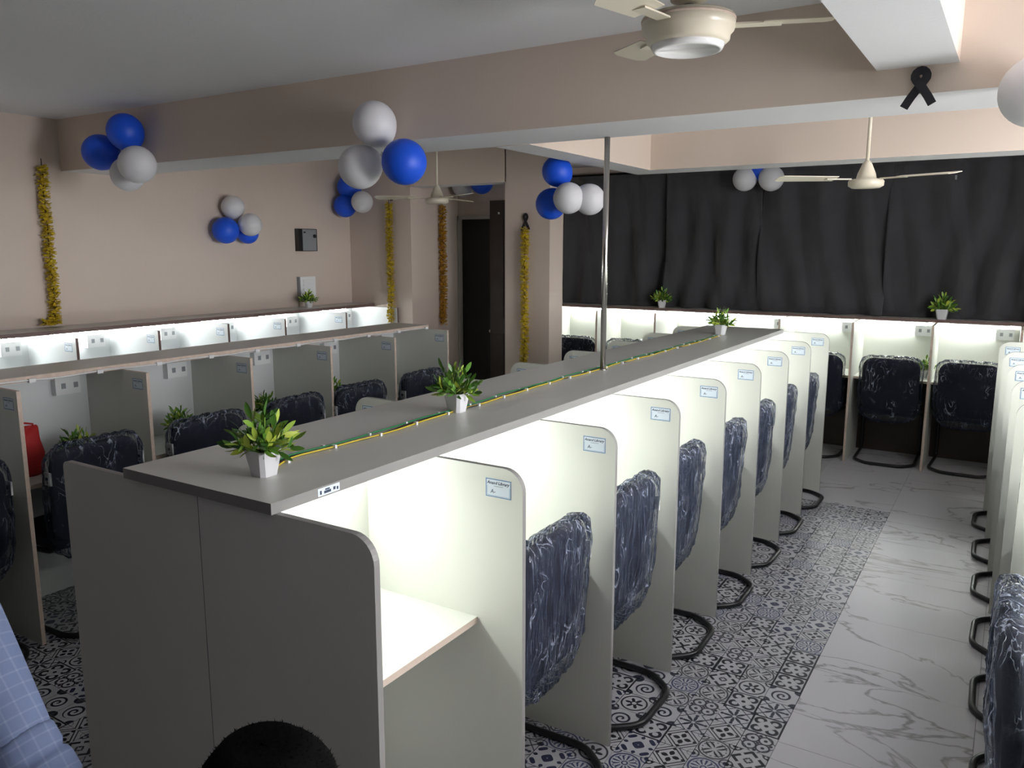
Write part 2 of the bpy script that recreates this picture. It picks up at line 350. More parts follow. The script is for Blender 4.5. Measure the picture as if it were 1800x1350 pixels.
beam('trim_4', (-2.31, 2.43, 5.08, 5.35, 2.32, CEIL + .01), 'far peach beam above the dark curtains')
struct('wall_block', boxmesh('wall_block', (-5.55, -4.78, 5.88, 6.72, 0, CEIL), [PAINT]), 'peach wall projecting at the far left corner')
struct('wall_column', boxmesh('wall_column', (-3.75, -3.31, 5.88, 6.11, 0, CEIL), [PAINT]), 'peach column right of the doorway with garland')
beam('trim_5', (-4.79, -3.74, 5.88, 6.06, 2.366, CEIL + .01), 'lintel above the doorway opening')
aw = MB(); aw.box(-4.8, -4.76, 6.62, 6.74, 0, CEIL); aw.box(-4.76, -4.33, 6.62, 6.74, 2.11, CEIL); aw.box(-4.33, -4.14, 6.62, 6.74, 0, CEIL)
struct('wall_alcove', aw.mesh('wall_alcove', [PAINT]), 'back wall of the doorway alcove')
struct('wall_alcove_side', boxmesh('wall_alcove_side', (-4.20, -4.14, 6.62, 7.84, 0, CEIL), [PAINT]), 'side wall of the far desks behind the column')
d1 = struct('door_1', boxmesh('door_1', (-4.757, -4.345, 6.66, 6.70, 0.0, 2.10), [DARK]), 'black door in the alcove')
df = MB(); df.box(-4.775, -4.757, 6.60, 6.70, 0, 2.13); df.box(-4.775, -4.33, 6.60, 6.70, 2.095, 2.13); df.box(-4.352, -4.33, 6.60, 6.7, 0, 2.13)
obj('door_frame', df.mesh('door_frame', [DOORFRAME]), d1)
obj('door_knob', MB().ball((-4.40, 6.635, 1.0), 0.022, 10).mesh('door_knob', [CHROME]), d1)
d2 = struct('door_2', boxmesh('door_2', (-4.318, -4.12, 6.50, 6.54, 0, 2.26), [BROWN]), 'dark brown door leaf standing open beside the black doorway')
obj('door_panel', boxmesh('door_panel', (-4.28, -4.16, 6.49, 6.505, 0.2, 1.0), [BROWN]), d2); obj('door_panel', boxmesh('door_panel', (-4.28, -4.16, 6.49, 6.505, 1.15, 2.1), [BROWN]), d2)
obj('door_latch', boxmesh('door_latch', (-4.215, -4.205, 6.485, 6.505, 2.13, 2.15), [PLASTIC_W]), d2)

# floor tiles
TS = 0.1235
def tile_mesh(kind, rotk, size=TS, g=0.0012):
    h = size / 2 - g; c = 0.0012
    mb = MB(); mb.add([(-h, -h, 0), (h, -h, 0), (h, h, 0), (-h, h, 0), (-h - c, -h - c, -0.006), (h + c, -h - c, -0.006), (h + c, h + c, -0.006), (-h - c, h + c, -0.006)],
                      [(0, 1, 2, 3), (4, 5, 1, 0), (5, 6, 2, 1), (6, 7, 3, 2), (7, 4, 0, 3)])
    me = mb.mesh('patterned_tile', [MOTIF[kind]], False)
    uvl = me.uv_layers.new(name='UVMap'); q = [(0, 0), (1, 0), (1, 1), (0, 1)]
    for i in range(4): uvl.data[i].uv = q[(i + rotk) % 4]
    for i in range(4, len(uvl.data)): uvl.data[i].uv = (0, 0)
    return me
TM = [tile_mesh(k, 0) for k in range(10)]
X_EDGE, Y_EDGE = -0.60, 5.93
rt = random.Random(3); seq = list(range(10))
ntile = 0
for j in range(35):
    for i in range(8):
        x = X_EDGE - (i + 0.5) * TS; y = Y_EDGE - (j + 0.5) * TS
        obj('patterned_tile', TM[rt.choice(seq)], fl, (x, y, 0.0)); ntile += 1
# the rest of the patterned floor, under the desks and in the left aisle
rest = bmesh.new(); uvr = rest.loops.layers.uv.new('UVMap')
def rest_tile(x, y):
    h = TS / 2 - 0.0012; vs = [rest.verts.new(p) for p in ((x - h, y - h, 0), (x + h, y - h, 0), (x + h, y + h, 0), (x - h, y + h, 0))]
    f = rest.faces.new(vs); f.material_index = rt.randrange(10)
    for l, uvq in zip(f.loops, ((0, 0), (1, 0), (1, 1), (0, 1))): l[uvr].uv = uvq
for j in range(-16, 48):
    for i in range(40):
        jj = j
        if i < 8 and 0 <= jj < 35: continue
        x = X_EDGE - (i + 0.5) * TS; y = Y_EDGE - (jj + 0.5) * TS
        if y < -1.9 or y > Y_EDGE: continue
        rest_tile(x, y)
me = bpy.data.meshes.new('patterned_tile_field'); rest.to_mesh(me); rest.free()
for M in MOTIF: me.materials.append(M)
o = obj('patterned_tile_field', me, fl); o['kind'] = 'stuff'
MT = 0.62; h = MT / 2 - 0.001
mtm = MB().add([(-h, -h, 0), (h, -h, 0), (h, h, 0), (-h, h, 0), (-h, -h, -0.006), (h, -h, -0.006), (h, h, -0.006), (-h, h, -0.006)],
               [(0, 1, 2, 3), (4, 5, 1, 0), (5, 6, 2, 1), (6, 7, 3, 2), (7, 4, 0, 3)]).mesh('marble_tile', [MARBLE], False)
for j in range(-3, 13):
    y = Y_EDGE + 1.86 - (j + 0.5) * MT + 0.0
    for i in range(-6, 5):
        x = X_EDGE + (i + 0.5) * MT
        if y < Y_EDGE and i < 0: continue
        if y > 7.9 or y < -2 or x > 2.4: continue
        obj('marble_tile', mtm, fl, (x, y, 0.0))

# ------------------------------------------------------------------ carrels
FONT_CACHE = {}
def text_geo(txt, size, shear=0.0, offset=0.0):
    c = bpy.data.curves.new('t', 'FONT'); c.body = txt; c.size = size; c.shear = shear; c.offset = offset; c.resolution_u = 1; c.align_x = 'LEFT'
    o = bpy.data.objects.new('t', c); COL.objects.link(o)
    dg = bpy.context.evaluated_depsgraph_get(); me = bpy.data.meshes.new_from_object(o.evaluated_get(dg))
    vs = [tuple(v.co) for v in me.vertices]; fs = [tuple(p.vertices) for p in me.polygons]
    bpy.data.objects.remove(o); bpy.data.curves.remove(c); bpy.data.meshes.remove(me)
    return vs, fs
def sticker_mesh():
    w, h = 0.088, 0.056; mb = MB()
    mb.box(-w / 2, w / 2, -0.0006, 0, -h / 2, h / 2, 0)
    def rect(x0, x1, z0, z1, y, mi): mb.add([(x0, y, z0), (x1, y, z0), (x1, y, z1), (x0, y, z1)], [(0, 1, 2, 3)], mi)
    t = 0.0022; a = w / 2 - 0.0012; bb = h / 2 - 0.0012; y = -0.0009
    rect(-a, a, bb - t, bb, y, 1); rect(-a, a, -bb, -bb + t, y, 1); rect(-a, -a + t, -bb, bb, y, 1); rect(a - t, a, -bb, bb, y, 1)
    t2 = 0.0008; a2 = a - 0.0045; b2 = -bb + 0.004; top = 0.006
    rect(-a2, a2, b2, b2 + t2, y, 1); rect(-a2, -a2 + t2, b2, top, y, 1); rect(a2 - t2, a2, b2, top, y, 1)
    rect(-0.014, 0.016, top - 0.0006, top + 0.0004, y, 2)
    def put(txt, size, x, z, width, shear, off, mi):
        vs, fs = text_geo(txt, size, shear, off); xs = [v[0] for v in vs]; k = width / (max(xs) - min(xs)) if width else 1; x0 = min(xs)
        mb.add([(x + (v[0] - x0) * k, -0.0010, z + v[1]) for v in vs], fs, mi)
    put('Anand Library', 0.0125, -a2, 0.0115, 2 * a2, 0.25, 0.00035, 2)
    put('A-', 0.017, -0.027, -0.0155, 0, 0.15, 0.0002, 2)
    return mb.mesh('name_sticker', [PAPER, BLUEINK, DARKINK], False)
STICK = sticker_mesh()

TH = 0.009
def outline(d, zt, rad, z0=0.0, v0=0.009):
    pts = [(v0, z0), (d, z0)]
    if rad > 0:
        for k in range(9):
            a = PI / 2 * k / 8; pts.append((d - rad + rad * math.cos(a), zt - rad + rad * math.sin(a)))
    else: pts.append((d, zt))
    return pts + [(v0, zt)]
def panel_mesh(name, d, zt, rad, axis, sgn, mats, v0=0.009):
    """board standing across the row; axis 'y' = row along y (board in xz), axis 'x' = row along x (board in yz)"""
    P = outline(d, zt, rad, 0.0, v0); n = len(P); mb = MB()
    if axis == 'y': f = lambda v, z, t: (sgn * v, t, z)
    else: f = lambda v, z, t: (t, sgn * v, z)
    mb.add([f(v, z, -TH) for v, z in P] + [f(v, z, TH) for v, z in P], [tuple(range(n))[::-1], tuple(range(n, 2 * n))], 0)
    mb.add([f(v, z, -TH) for v, z in P] + [f(v, z, TH) for v, z in P], [(i, (i + 1) % n, (i + 1) % n + n, i + n) for i in range(n)], 1)
    return mb.mesh(name, mats)
BATTEN = {}
def carrel_side(root, U, axis, sgn, depth, shelf_d, ztop, edge, desk_d=0.44, rad=0.07, lit=None, sticker=True, boxes=True, stick_v=0.50, fronts=None, deskedge=None, rad_first=None, first_sticker=False, lit_y=1.0):
    """one run of study bays. U = positions of the boards along the row, relative to root; depth grows towards sgn"""
    n = len(U)
    zp = ztop - 0.03
    if axis == 'y': P = lambda u, v, z: (sgn * v, u, z)
    else: P = lambda u, v, z: (u, sgn * v, z)
    def bx(name, u0, u1, v0, v1, z0, z1, mats, loc=(0, 0, 0)):
        a, c = P(u0, v0, z0), P(u1, v1, z1)
        return obj(name, MB().box(min(a[0], c[0]), max(a[0], c[0]), min(a[1], c[1]), max(a[1], c[1]), z0, z1).mesh(name, mats), root, loc)
    pm = panel_mesh('partition_panel', depth, zp, rad, axis, sgn, [LAM, edge]); pm0 = pm
    if rad_first is not None: pm0 = panel_mesh('partition_panel', depth, zp, rad_first, axis, sgn, [LAM, edge], 0.0012)
    pans = []
    for k, u in enumerate(U):
        sh = fronts[k] if fronts else 0.0
        p = obj('partition_panel', pm0 if k == 0 else pm, root, P(u, -sh, 0)); pans.append(p)
        if sticker and (k > 0 or first_sticker) and axis == 'y':
            obj('name_sticker', STICK, p, (sgn * stick_v, -TH - 0.0002, ztop - 0.092))
    return bx, P, pans
def desks_leds(root, U, axis, sgn, P, bx, shelf_d, ztop, desk_d, lit, boxes, skip_led=(), edge=None, led_v=0.03):
    n = len(U)
    for k in range(n - 1):
        u0, u1 = U[k] + TH, U[k + 1] - TH; w = u1 - u0
        key = ('desk', axis, sgn, round(w, 3), desk_d)
        if key not in BATTEN:
            a, c = P(0, 0.009, 0.705), P(w, desk_d, 0.725); mb = MB().box(min(a[0], c[0]), max(a[0], c[0]), min(a[1], c[1]), max(a[1], c[1]), .705, .725)
            me = mb.mesh('desk_top', [LAM, DESK_EDGE])
            for p in me.polygons:
                if abs(p.normal.z) < 0.5: p.material_index = 1
            a, c = P(w / 2 - 0.22, led_v - 0.014, ztop - 0.062), P(w / 2 + 0.22, led_v + 0.014, ztop - 0.0305)
            bm = MB().box(min(a[0], c[0]), max(a[0], c[0]), min(a[1], c[1]), max(a[1], c[1]), ztop - .052, ztop - .0305).mesh('led_batten', [PLASTIC_W])
            a, c = P(w / 2 - 0.215, led_v - 0.011, 0), P(w / 2 + 0.215, led_v + 0.011, 0)
            tb = MB().box(min(a[0], c[0]), max(a[0], c[0]), min(a[1], c[1]), max(a[1], c[1]), ztop - .080, ztop - .0522)
            tubes = [tb.mesh('led_tube', [M]) for M in (LEDM, LEDOFF, LEDWEAK, LEDSTRONG)]
            BATTEN[key] = (me, bm, tubes)
        me, bm, tubes = BATTEN[key]
        obj('desk_top', me, root, P(u0, 0, 0))
        b_ = obj('led_batten', bm, root, P(u0, 0, 0))
        obj('led_tube', tubes[lit], b_)
        if boxes:
            kb = ('box', axis, sgn, ztop)
            if kb not in BATTEN:
                a, c = P(0, 0.009, 0), P(0.13, 0.052, 0)
                bmx = MB().box(min(a[0], c[0]), max(a[0], c[0]), min(a[1], c[1]), max(a[1], c[1]), -0.045, 0.045)
                for q in (0.03, 0.095):
                    a2, c2 = P(q, 0.052, 0), P(q + 0.022, 0.0545, 0)
                    bmx.box(min(a2[0], c2[0]), max(a2[0], c2[0]), min(a2[1], c2[1]), max(a2[1], c2[1]), -0.014, 0.014, 1)
                BATTEN[kb] = bmx.mesh('socket_box', [PLASTIC_W, BOXGREY])
            sx = u1 - 0.19 if axis == 'y' else u1 - 0.17
            obj('socket_box', BATTEN[kb], root, P(sx, 0, ztop - 0.12))

def shelf_mesh(b, edge):
    me = MB().box(*b).mesh('shelf_top', [LAM_DIMMED, edge])
    for p in me.polygons:
        if abs(p.normal.z) < 0.5: p.material_index = 1
    return me
# central double row --------------------------------------------------
ZC = 1.226
root = thing('study_carrel_row', 'long double-sided row of white study carrels with shelf top in mid room', 'study desks', (-1.709, 1.239, 0))
U = [0.0] + [0.6175 * k for k in range(1, 9)]
obj('spine_panel', boxmesh('spine_panel', (-0.009, 0.009, 0.0095, 4.95, 0.0, ZC - 0.03), [LAM]), root)
obj('shelf_top', shelf_mesh((-0.289, 0.289, -0.024, 4.80, ZC - 0.028, ZC), EDGE), root)
for sgn in (1, -1):
    bx, P, pans = carrel_side(root, U, 'y', sgn, 0.589 if sgn > 0 else 0.615, 0.29, ZC, EDGE, rad=0.065, rad_first=0.065 if sgn > 0 else 0.02, stick_v=0.508 if sgn > 0 else 0.53)
    desks_leds(root, U, 'y', sgn, P, bx, 0.29, ZC, 0.432, 0 if sgn > 0 else 2, False)
es = MB().box(0, 0.0006, 0, 0.075, -0.010, 0.010, 0)
for y0, y1, z0, z1 in ((.006, .012, -.006, .004), (.02, .044, -.006, .001), (.024, .04, .002, .006), (.052, .06, -.004, .004), (.064, .070, -.006, .002)): es.box(0.0005, 0.0009, y0, y1, z0, z1, 1)
obj('edge_sticker', es.mesh('edge_sticker', [PAPER, DARKINK]), root, (0.289, 0.125, ZC - 0.014), label='white printed sticker on the shelf edge')
# wires along the shelf
wt = thing('cable_run', 'green and yellow wires clipped along the shelf top from pot to pot', 'cable', (-1.69, 1.5, ZC))
PTS = [(-1.655, 1.41), (-1.697, 1.525), (-1.688, 1.631), (-1.673, 1.809), (-1.684, 2.044), (-1.693, 2.18), (-1.688, 2.454), (-1.707, 2.729), (-1.705, 3.219), (-1.70, 3.45), (-1.703, 3.628), (-1.691, 4.212), (-1.678, 5.11), (-1.68, 5.37)]
def interp(y):
    for (x0, y0), (x1, y1) in zip(PTS, PTS[1:]):
        if y0 <= y <= y1: return x0 + (x1 - x0) * (y - y0) / (y1 - y0)
    return PTS[-1][0]
for k, M in enumerate((W_GREEN, W_YELLOW, W_BLACK)):
    mb = MB(); path = []
    y = 1.41
    while y < 5.36:
        x = interp(y) + (-0.012, 0.012, 0.003)[k] + 0.005 * math.sin(y * 9 + k * 2.1) + 0.003 * math.sin(y * 23 + k)
        path.append((x + 1.69, y - 1.5, (0.006, 0.004, 0.003)[k])); y += 0.05
    mb.tube(path, 0.0027, 6); obj('wire', mb.mesh('wire', [M]), wt)
clip = MB().box(-0.006, 0.006, -0.004, 0.004, 0, 0.010); clip.box(-0.010, -0.006, -0.004, 0.004, 0, 0.005); clipm = clip.mesh('cable_clip', [PLASTIC_W])
y = 1.47; k = 0
while y < 5.3:
    for dx in (-0.014, 0.014):
        obj('cable_clip', clipm, wt, (interp(y) + dx + 1.69, y - 1.5 + (0.02 if dx > 0 else 0), 0.0))
    y += 0.19
# steel pole
t = thing('steel_pole', 'thin shiny steel pole rising from the shelf top to the ceiling beam', 'pole', (-1.673, 3.51, ZC))
obj('tube', MB().tube([(0, 0, 0), (0, 0, 2.324 - ZC)], 0.0135, 16).mesh('tube', [CHROME]), t)
obj('foot_flange', MB().lathe([(0.02, 0), (0.02, 0.004), (0.0136, 0.006)], 16).mesh('foot_flange', [CHROME]), t)

# left row with single-sided bays, facing the centre ----------------------------
ZL = 1.222
root = thing('study_carrel_row', 'unlit row of grey study carrels with raw beige board edges left of the middle row', 'study desks', (-4.21, 0, 0))
U = [0.52, 1.15, 1.778, 2.40, 3.05, 3.685, 4.31, 4.93]
obj('spine_panel', boxmesh('spine_panel', (-0.009, 0.009, 0.51, 4.939, 0, ZL - 0.028), [LAM_COOL]), root)
obj('shelf_top', shelf_mesh((0.0, 0.345, 0.5, 4.95, ZL - 0.026, ZL), EDGE_RAW), root)
bx, P, pans = carrel_side(root, U, 'y', 1, 0.545, 0.34, ZL, EDGE_RAW, rad=0.0, stick_v=0.47)
desks_leds(root, U, 'y', 1, P, bx, 0.34, ZL, 0.42, 1, True)
tr_ = MB()
tr_.tube([(0.352, 0.5 + 0.1 * i, ZL - 0.02 - 0.004 * math.sin(i * 1.3)) for i in range(45)], 0.004, 6)
for i in range(14): tr_.box(0.345, 0.362, 0.6 + 0.33 * i, 0.63 + 0.33 * i, ZL - 0.03, ZL - 0.012)
obj('cable_trunking', tr_.mesh('cable_trunking', [PLASTIC_W]), root)
LAM_WARM = LAM; LAM = LAM_COOL
# wall row, lit ----------------------------
ZW = 1.285
BATTEN.clear()
root = thing('study_carrel_row', 'brightly lit row of white study carrels against the peach left wall', 'study desks', (-5.53, 0, 0))
U = [1.05, 1.62, 2.20, 2.776, 3.347, 3.922, 4.474, 5.17, 5.862]
obj('spine_panel', boxmesh('spine_panel', (-0.009, 0.009, 1.04, 5.87, 0, ZW - 0.028), [LAM]), root)
obj('shelf_top', shelf_mesh((0.0, 0.285, 1.03, 5.872, ZW - 0.026, ZW), EDGE_DARK), root)
bx, P, pans = carrel_side(root, U, 'y', 1, 0.585, 0.285, ZW, EDGE_DARK, rad=0.0, stick_v=0.50)
desks_leds(root, U, 'y', 1, P, bx, 0.285, ZW, 0.43, 0, True)
LAM = LAM_WARM; BATTEN.clear()
# far row, lit ----------------------------
ZF = 1.232
root = thing('study_carrel_row', 'brightly lit row of white study carrels below the dark curtains', 'study desks', (0, 7.80, 0))
U = [-4.13, -3.52, -2.90, -2.32, -1.735, -1.13, -0.53, 0.075, 0.68, 1.28]
obj('spine_panel', boxmesh('spine_panel', (-4.135, 1.29, -0.009, 0.009, 0.70, ZF - 0.028), [LAM]), root)
obj('modesty_board', boxmesh('modesty_board', (-4.135, 1.29, -0.009, 0.009, 0, 0.698), [BROWN]), root, label='dark brown board below the desks')
obj('shelf_top', shelf_mesh((-4.138, 1.3, -0.29, 0.0, ZF - 0.026, ZF), EDGE_DARK), root)
bx, P, pans = carrel_side(root, U, 'x', -1, 0.585, 0.29, ZF, EDGE_RAW, rad=0.0)
desks_leds(root, U, 'x', -1, P, bx, 0.29, ZF, 0.43, 0, True, edge=EDGE_RAW)
# right row ----------------------------
ZR = 1.222
root = thing('study_carrel_row', 'row of white study carrels at the right edge seen end on', 'study desks', (0.68, 0, 0))
U = [2.01, 2.63, 3.25, 3.87, 4.49, 5.11, 5.73, 6.35]
FR = [0.12, 0.10, 0.075, 0.05, 0.03, 0.007, -0.025, -0.055]
obj('spine_panel', boxmesh('spine_panel', (-0.009, 0.009, 2.0, 6.36, 0, ZR - 0.03), [LAM]), root)
obj('shelf_top', shelf_mesh((-0.27, 0.27, 2.0, 6.36, ZR - 0.028, ZR), EDGE), root)
bx, P, pans = carrel_side(root, U, 'y', -1, 0.65, 0.27, ZR, EDGE, rad=0.065, stick_v=0.572, fronts=[f - 0.03 for f in FR], first_sticker=True)
desks_leds(root, U, 'y', -1, P, bx, 0.27, ZR, 0.43, 3, False)

# ------------------------------------------------------------------ chairs
def rrect(w, z0, z1, rt_, rb, n=10):
    """outline in (x,z), rounded rectangle with separate top and bottom radii"""
    pts = []
    def arc(cx, cz, r, a0):
        for k in range(n + 1):
            a = a0 + PI / 2 * k / n; pts.append((cx + r * math.cos(a), cz + r * math.sin(a)))
    arc(w / 2 - rt_, z1 - rt_, rt_, 0); arc(-w / 2 + rt_, z1 - rt_, rt_, PI / 2); arc(-w / 2 + rb, z0 + rb, rb, PI); arc(w / 2 - rb, z0 + rb, rb, 3 * PI / 2)
    return pts
def resample(P, n):
    L = [0]
    for i in range(len(P)): a, b = P[i], P[(i + 1) % len(P)]; L.append(L[-1] + math.hypot(b[0] - a[0], b[1] - a[1]))
    outp = []; j = 0
    for k in range(n):
        d = L[-1] * k / n
        while L[j + 1] < d: j += 1
        t = (d - L[j]) / max(1e-9, L[j + 1] - L[j]); a, b = P[j], P[(j + 1) % len(P)]
        outp.append((a[0] + (b[0] - a[0]) * t, a[1] + (b[1] - a[1]) * t))
    return outp
def pillow(mb, P, yc, th, mapf, mi=0, bulge=0.25, fn=None, dense=0):
    n = len(P); cx = 0; cz = sum(p[1] for p in P) / n
    prof = [(0.02, -0.5 - bulge), (0.3, -0.5 - bulge * .95), (0.62, -0.5 - bulge * .6), (0.88, -0.5), (0.965, -0.38), (1.0, -0.16), (1.0, 0.16), (0.965, 0.38), (0.88, 0.5), (0.62, 0.5 + bulge * .6), (0.3, 0.5 + bulge * .95), (0.02, 0.5 + bulge)]
    if dense:
        e0 = [(0.02 + 0.86 * i / dense, -0.5 - bulge * math.cos(PI / 2 * i / dense)) for i in range(dense)]
        prof = e0 + prof[3:9] + [(a, -b) for a, b in e0[::-1]]
    vs = []
    for s_, t_ in prof:
        for x, z in P:
            q = Vector((cx + (x - cx) * s_, yc + t_ * th, cz + (z - cz) * s_))
            if fn: q = fn(q)
            vs.append(mapf(q))
    fs = [(i * n + k, i * n + (k + 1) % n, (i + 1) * n + (k + 1) % n, (i + 1) * n + k) for i in range(len(prof) - 1) for k in range(n)]
    fs += [tuple(range(n)), tuple((len(prof) - 1) * n + k for k in range(n))[::-1]]
    mb.add(vs, fs, mi, True)
def chair_meshes():
    lean = lambda q: (q.x, q.y - (q.z - 0.6) * 0.06, q.z)
    back = MB(); pillow(back, resample(rrect(0.445, 0.43, 0.90, 0.085, 0.12), 56), -0.18, 0.052, lean)
    backm = back.mesh('backrest', [FABRIC])
    seat = MB(); pillow(seat, resample(rrect(0.45, -0.20, 0.25, 0.09, 0.06), 40), 0.0, 0.06, lambda q: (q.x, q.z, 0.445 + q.y))
    seatm = seat.mesh('seat', [FABRIC])
    P = []
    def bend(pts, r=0.05, k=5):
        outp = [Vector(pts[0])]
        for a, b_, c in zip(pts, pts[1:], pts[2:]):
            a, b_, c = Vector(a), Vector(b_), Vector(c); d1 = (a - b_); d2 = (c - b_); rr = min(r, d1.length * .45, d2.length * .45)
            p0 = b_ + d1.normalized() * rr; p1 = b_ + d2.normalized() * rr
            for i in range(k + 1):
                t = i / k; outp.append(p0 * (1 - t) ** 2 + b_ * 2 * t * (1 - t) + p1 * t * t)
        outp.append(Vector(pts[-1])); return outp
    x = 0.235; z0 = 0.015
    half = [(0.19, -0.165, 0.62), (0.19, -0.165, 0.47), (0.20, -0.12, 0.40), (x, 0.20, 0.40), (x, 0.235, z0), (x, -0.22, z0), (0.14, -0.33, z0)]
    full = half + [(-a, b_, c) for a, b_, c in half[::-1]]
    fr_ = MB(); fr_.tube(bend(full, 0.05), 0.0135, 8)
    fr_.tube([(-x, 0.1, 0.40), (x, 0.1, 0.40)], 0.01, 6); fr_.tube([(-0.2, -0.1, 0.40), (0.2, -0.1, 0.40)], 0.01, 6)
    frm = fr_.mesh('sled_frame', [BLACK_STEEL])
    films = []
    for sd in range(3):
        off = Vector((sd * 13.1, sd * 5.7, 0))
        def crinkle(q):
            out_ = Vector((q.x, (q.y + 0.18) * 4, q.z - 0.62))
            nrm = out_.normalized() if out_.length > 1e-6 else out_
            low = max(0.0, 0.62 - q.z) / 0.25
            n1 = noise.noise(Vector((q.x * 26, q.y * 26, q.z * 5)) + off); n2 = noise.noise(Vector((q.x * 12, q.y * 30, q.z * 22)) + off * 2)
            a = 0.011 * (1 - abs(n1) * 2) + 0.007 * n2
            a = a + 0.004
            q = q + nrm * a
            return q
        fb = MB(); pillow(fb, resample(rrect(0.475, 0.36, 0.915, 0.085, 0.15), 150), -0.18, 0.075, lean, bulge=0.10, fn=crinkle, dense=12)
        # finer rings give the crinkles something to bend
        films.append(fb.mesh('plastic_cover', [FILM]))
    tg = MB().box(-0.004, 0.004, -0.024, 0.024, -0.03, 0.03); tg.box(-0.0052, 0.0052, -0.006, 0.012, -0.006, 0.008, 1); tg.box(-0.0052, 0.0052, -0.004, 0.002, -0.02, -0.012, 1)
    return backm, seatm, frm, films, tg.mesh('tag', [PLASTIC_W, DARKINK])
BK, ST, FM, FILMS, TG = chair_meshes()
def make_chair(kind, loc, rz, label, group, variant=0, tags=(1, -1)):
    t = thing(kind, label, 'chair', loc, rz, group)
    b_ = obj('backrest', BK, t)
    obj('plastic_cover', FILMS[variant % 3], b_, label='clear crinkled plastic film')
    for s_ in tags: obj('tag', TG, b_, (s_ * 0.2365, -0.199, 0.775), label='white paper tag')
    obj('seat', ST, t); obj('sled_frame', FM, t)
    return t
GC = 'chairs along the right side of the middle row'
ords = ['nearest', 'second nearest', 'third nearest', 'fourth nearest', 'fifth nearest', 'sixth nearest', 'farthest']
UC = [1.239 + 0.6175 * k for k in range(9)]
for k in range(7):
    yc = (UC[k + 1] + UC[k + 2]) / 2 - 0.005
    make_chair('visitor_chair', (-1.395 + (0, 0.004, -0.008, 0.006, 0, -0.006, 0.004)[k], yc, 0), PI / 2 + (0.02, -0.01, 0.03, 0, -0.02, 0.02, 0)[k], 'plastic wrapped navy chair on the right side of the middle row, %s of seven' % ords[k], GC, k)
GL = 'chairs along the left carrel row'
lo = ['leftmost, cut by the picture edge', 'beside the red bag', 'third from the left', 'fourth from the left with much crinkled film', 'fifth from the left', 'farthest, by the doorway']
for k, yc in enumerate((1.46, 2.085, 2.74, 3.345, 3.935, 4.60)):
    make_chair('visitor_chair', (-3.86, yc, 0), PI / 2 + (0, 0.05, -0.03, 0.04, -0.02, 0.03)[k], 'wrapped navy chair at unlit left carrels, %s' % lo[k], GL, k + 1)
GF = 'chairs at the lit far carrels'
for k, (xc, lab) in enumerate(((-3.82, 'leftmost, beside the column'), (-3.21, 'only its top seen left of the pole'), (-1.43, 'half hidden by the last middle partition'), (-0.83, 'in full view below the curtains'), (-0.24, 'rightmost, beside the right row'))):
    make_chair('visitor_chair', (xc, 7.53, 0), (0.03, -0.04, 0.0, 0.02, -0.05)[k], 'black chair at the lit far carrels, %s' % lab, GF, k)
GR = 'chairs along the right carrel row'
ro = ['nearest, pulled out with glossy film', 'second nearest, base loop at lower right', 'third nearest', 'fourth nearest', 'fifth nearest', 'sixth nearest', 'farthest']
for k, yc in enumerate((2.345, 2.94, 3.565, 4.18, 4.82, 5.42, 6.03)):
    xf = 0.115 - (yc - 2.0) * 0.039
    dx = -0.065 + (0.340 if k else 0.232)
    make_chair('visitor_chair', (xf + dx, yc, 0), -PI / 2 + (0.02, 0, 0.02, -0.01, 0, 0.02, 0)[k], 'navy chair at the right carrel row, %s' % ro[k], GR, k, tags=(1, -1) if k else ())

# ------------------------------------------------------------------ curtains
def curtain(x0, x1, y, z0, z1, seed, label):
    r_ = random.Random(seed); nx = int((x1 - x0) / 0.012) + 2; nz = 22
    folds = [(r_.uniform(5, 11), r_.uniform(0, 6.3), r_.uniform(-0.10, 0.10), r_.uniform(0.020, 0.036)) for _ in range(3)]
    def f(x, z):
        t = (z1 - z) / (z1 - z0); v = 0
        for w, ph, sl, am in folds: v += am * (0.6 + 0.8 * t) * math.sin((x + sl * t * 3.0) * w * 2.4 + ph + 0.8 * math.sin(t * 2 + ph))
        v += 0.018 * noise.noise(Vector((x * 4.2 + t * 0.7, t * 1.2, seed * 3.3)))
        g = math.sin((x - 0.22 * t) * 13 + seed * 1.7); v += -0.04 * max(0, g - 0.6) / 0.4
        return y - 0.055 + v * 0.85
    vs = []; 
    for sgn in (0, 0.006):
        for i in range(nx):
            for j in range(nz):
                x = x0 + (x1 - x0) * i / (nx - 1); z = z0 + (z1 - z0) * j / (nz - 1); vs.append((x - x0, f(x, z) + sgn - y, z))
    N = nx * nz; fs = []
    for i in range(nx - 1):
        for j in range(nz - 1):
            a = i * nz + j; q = (a, a + nz, a + nz + 1, a + 1); fs += [q, tuple(k + N for k in q[::-1])]
    rim = [i * nz for i in range(nx)] + [(nx - 1) * nz + j for j in range(1, nz)] + [i * nz + nz - 1 for i in range(nx - 2, -1, -1)] + [j for j in range(nz - 2, 0, -1)]
    for a, b_ in zip(rim, rim[1:] + rim[:1]): fs.append((b_, a, a + N, b_ + N))
    mb = MB().add(vs, fs, 0, True)
    return tag(obj('curtain', mb.mesh('curtain', [CURT]), None, (x0, y, 0)), label, 'curtain', 'charcoal curtains over the far carrels')
curtain(-4.13, -3.01, 7.72, 1.236, 2.545, 1, 'leftmost charcoal curtain between the column and the pale gap')
curtain(-2.985, -2.05, 7.72, 1.236, 2.55, 2, 'charcoal curtain right of the pale gap, behind the small left pot plant')
curtain(-2.06, -0.965, 7.705, 1.236, 2.55, 3, 'widest charcoal curtain behind the far ceiling fan, in close folds')
c4 = curtain(-0.98, 0.10, 7.725, 1.236, 2.55, 5, 'flatter charcoal curtain behind the right pot plant')
curtain(0.09, 1.3, 7.715, 1.236, 2.55, 6, 'charcoal curtain at the right picture edge')
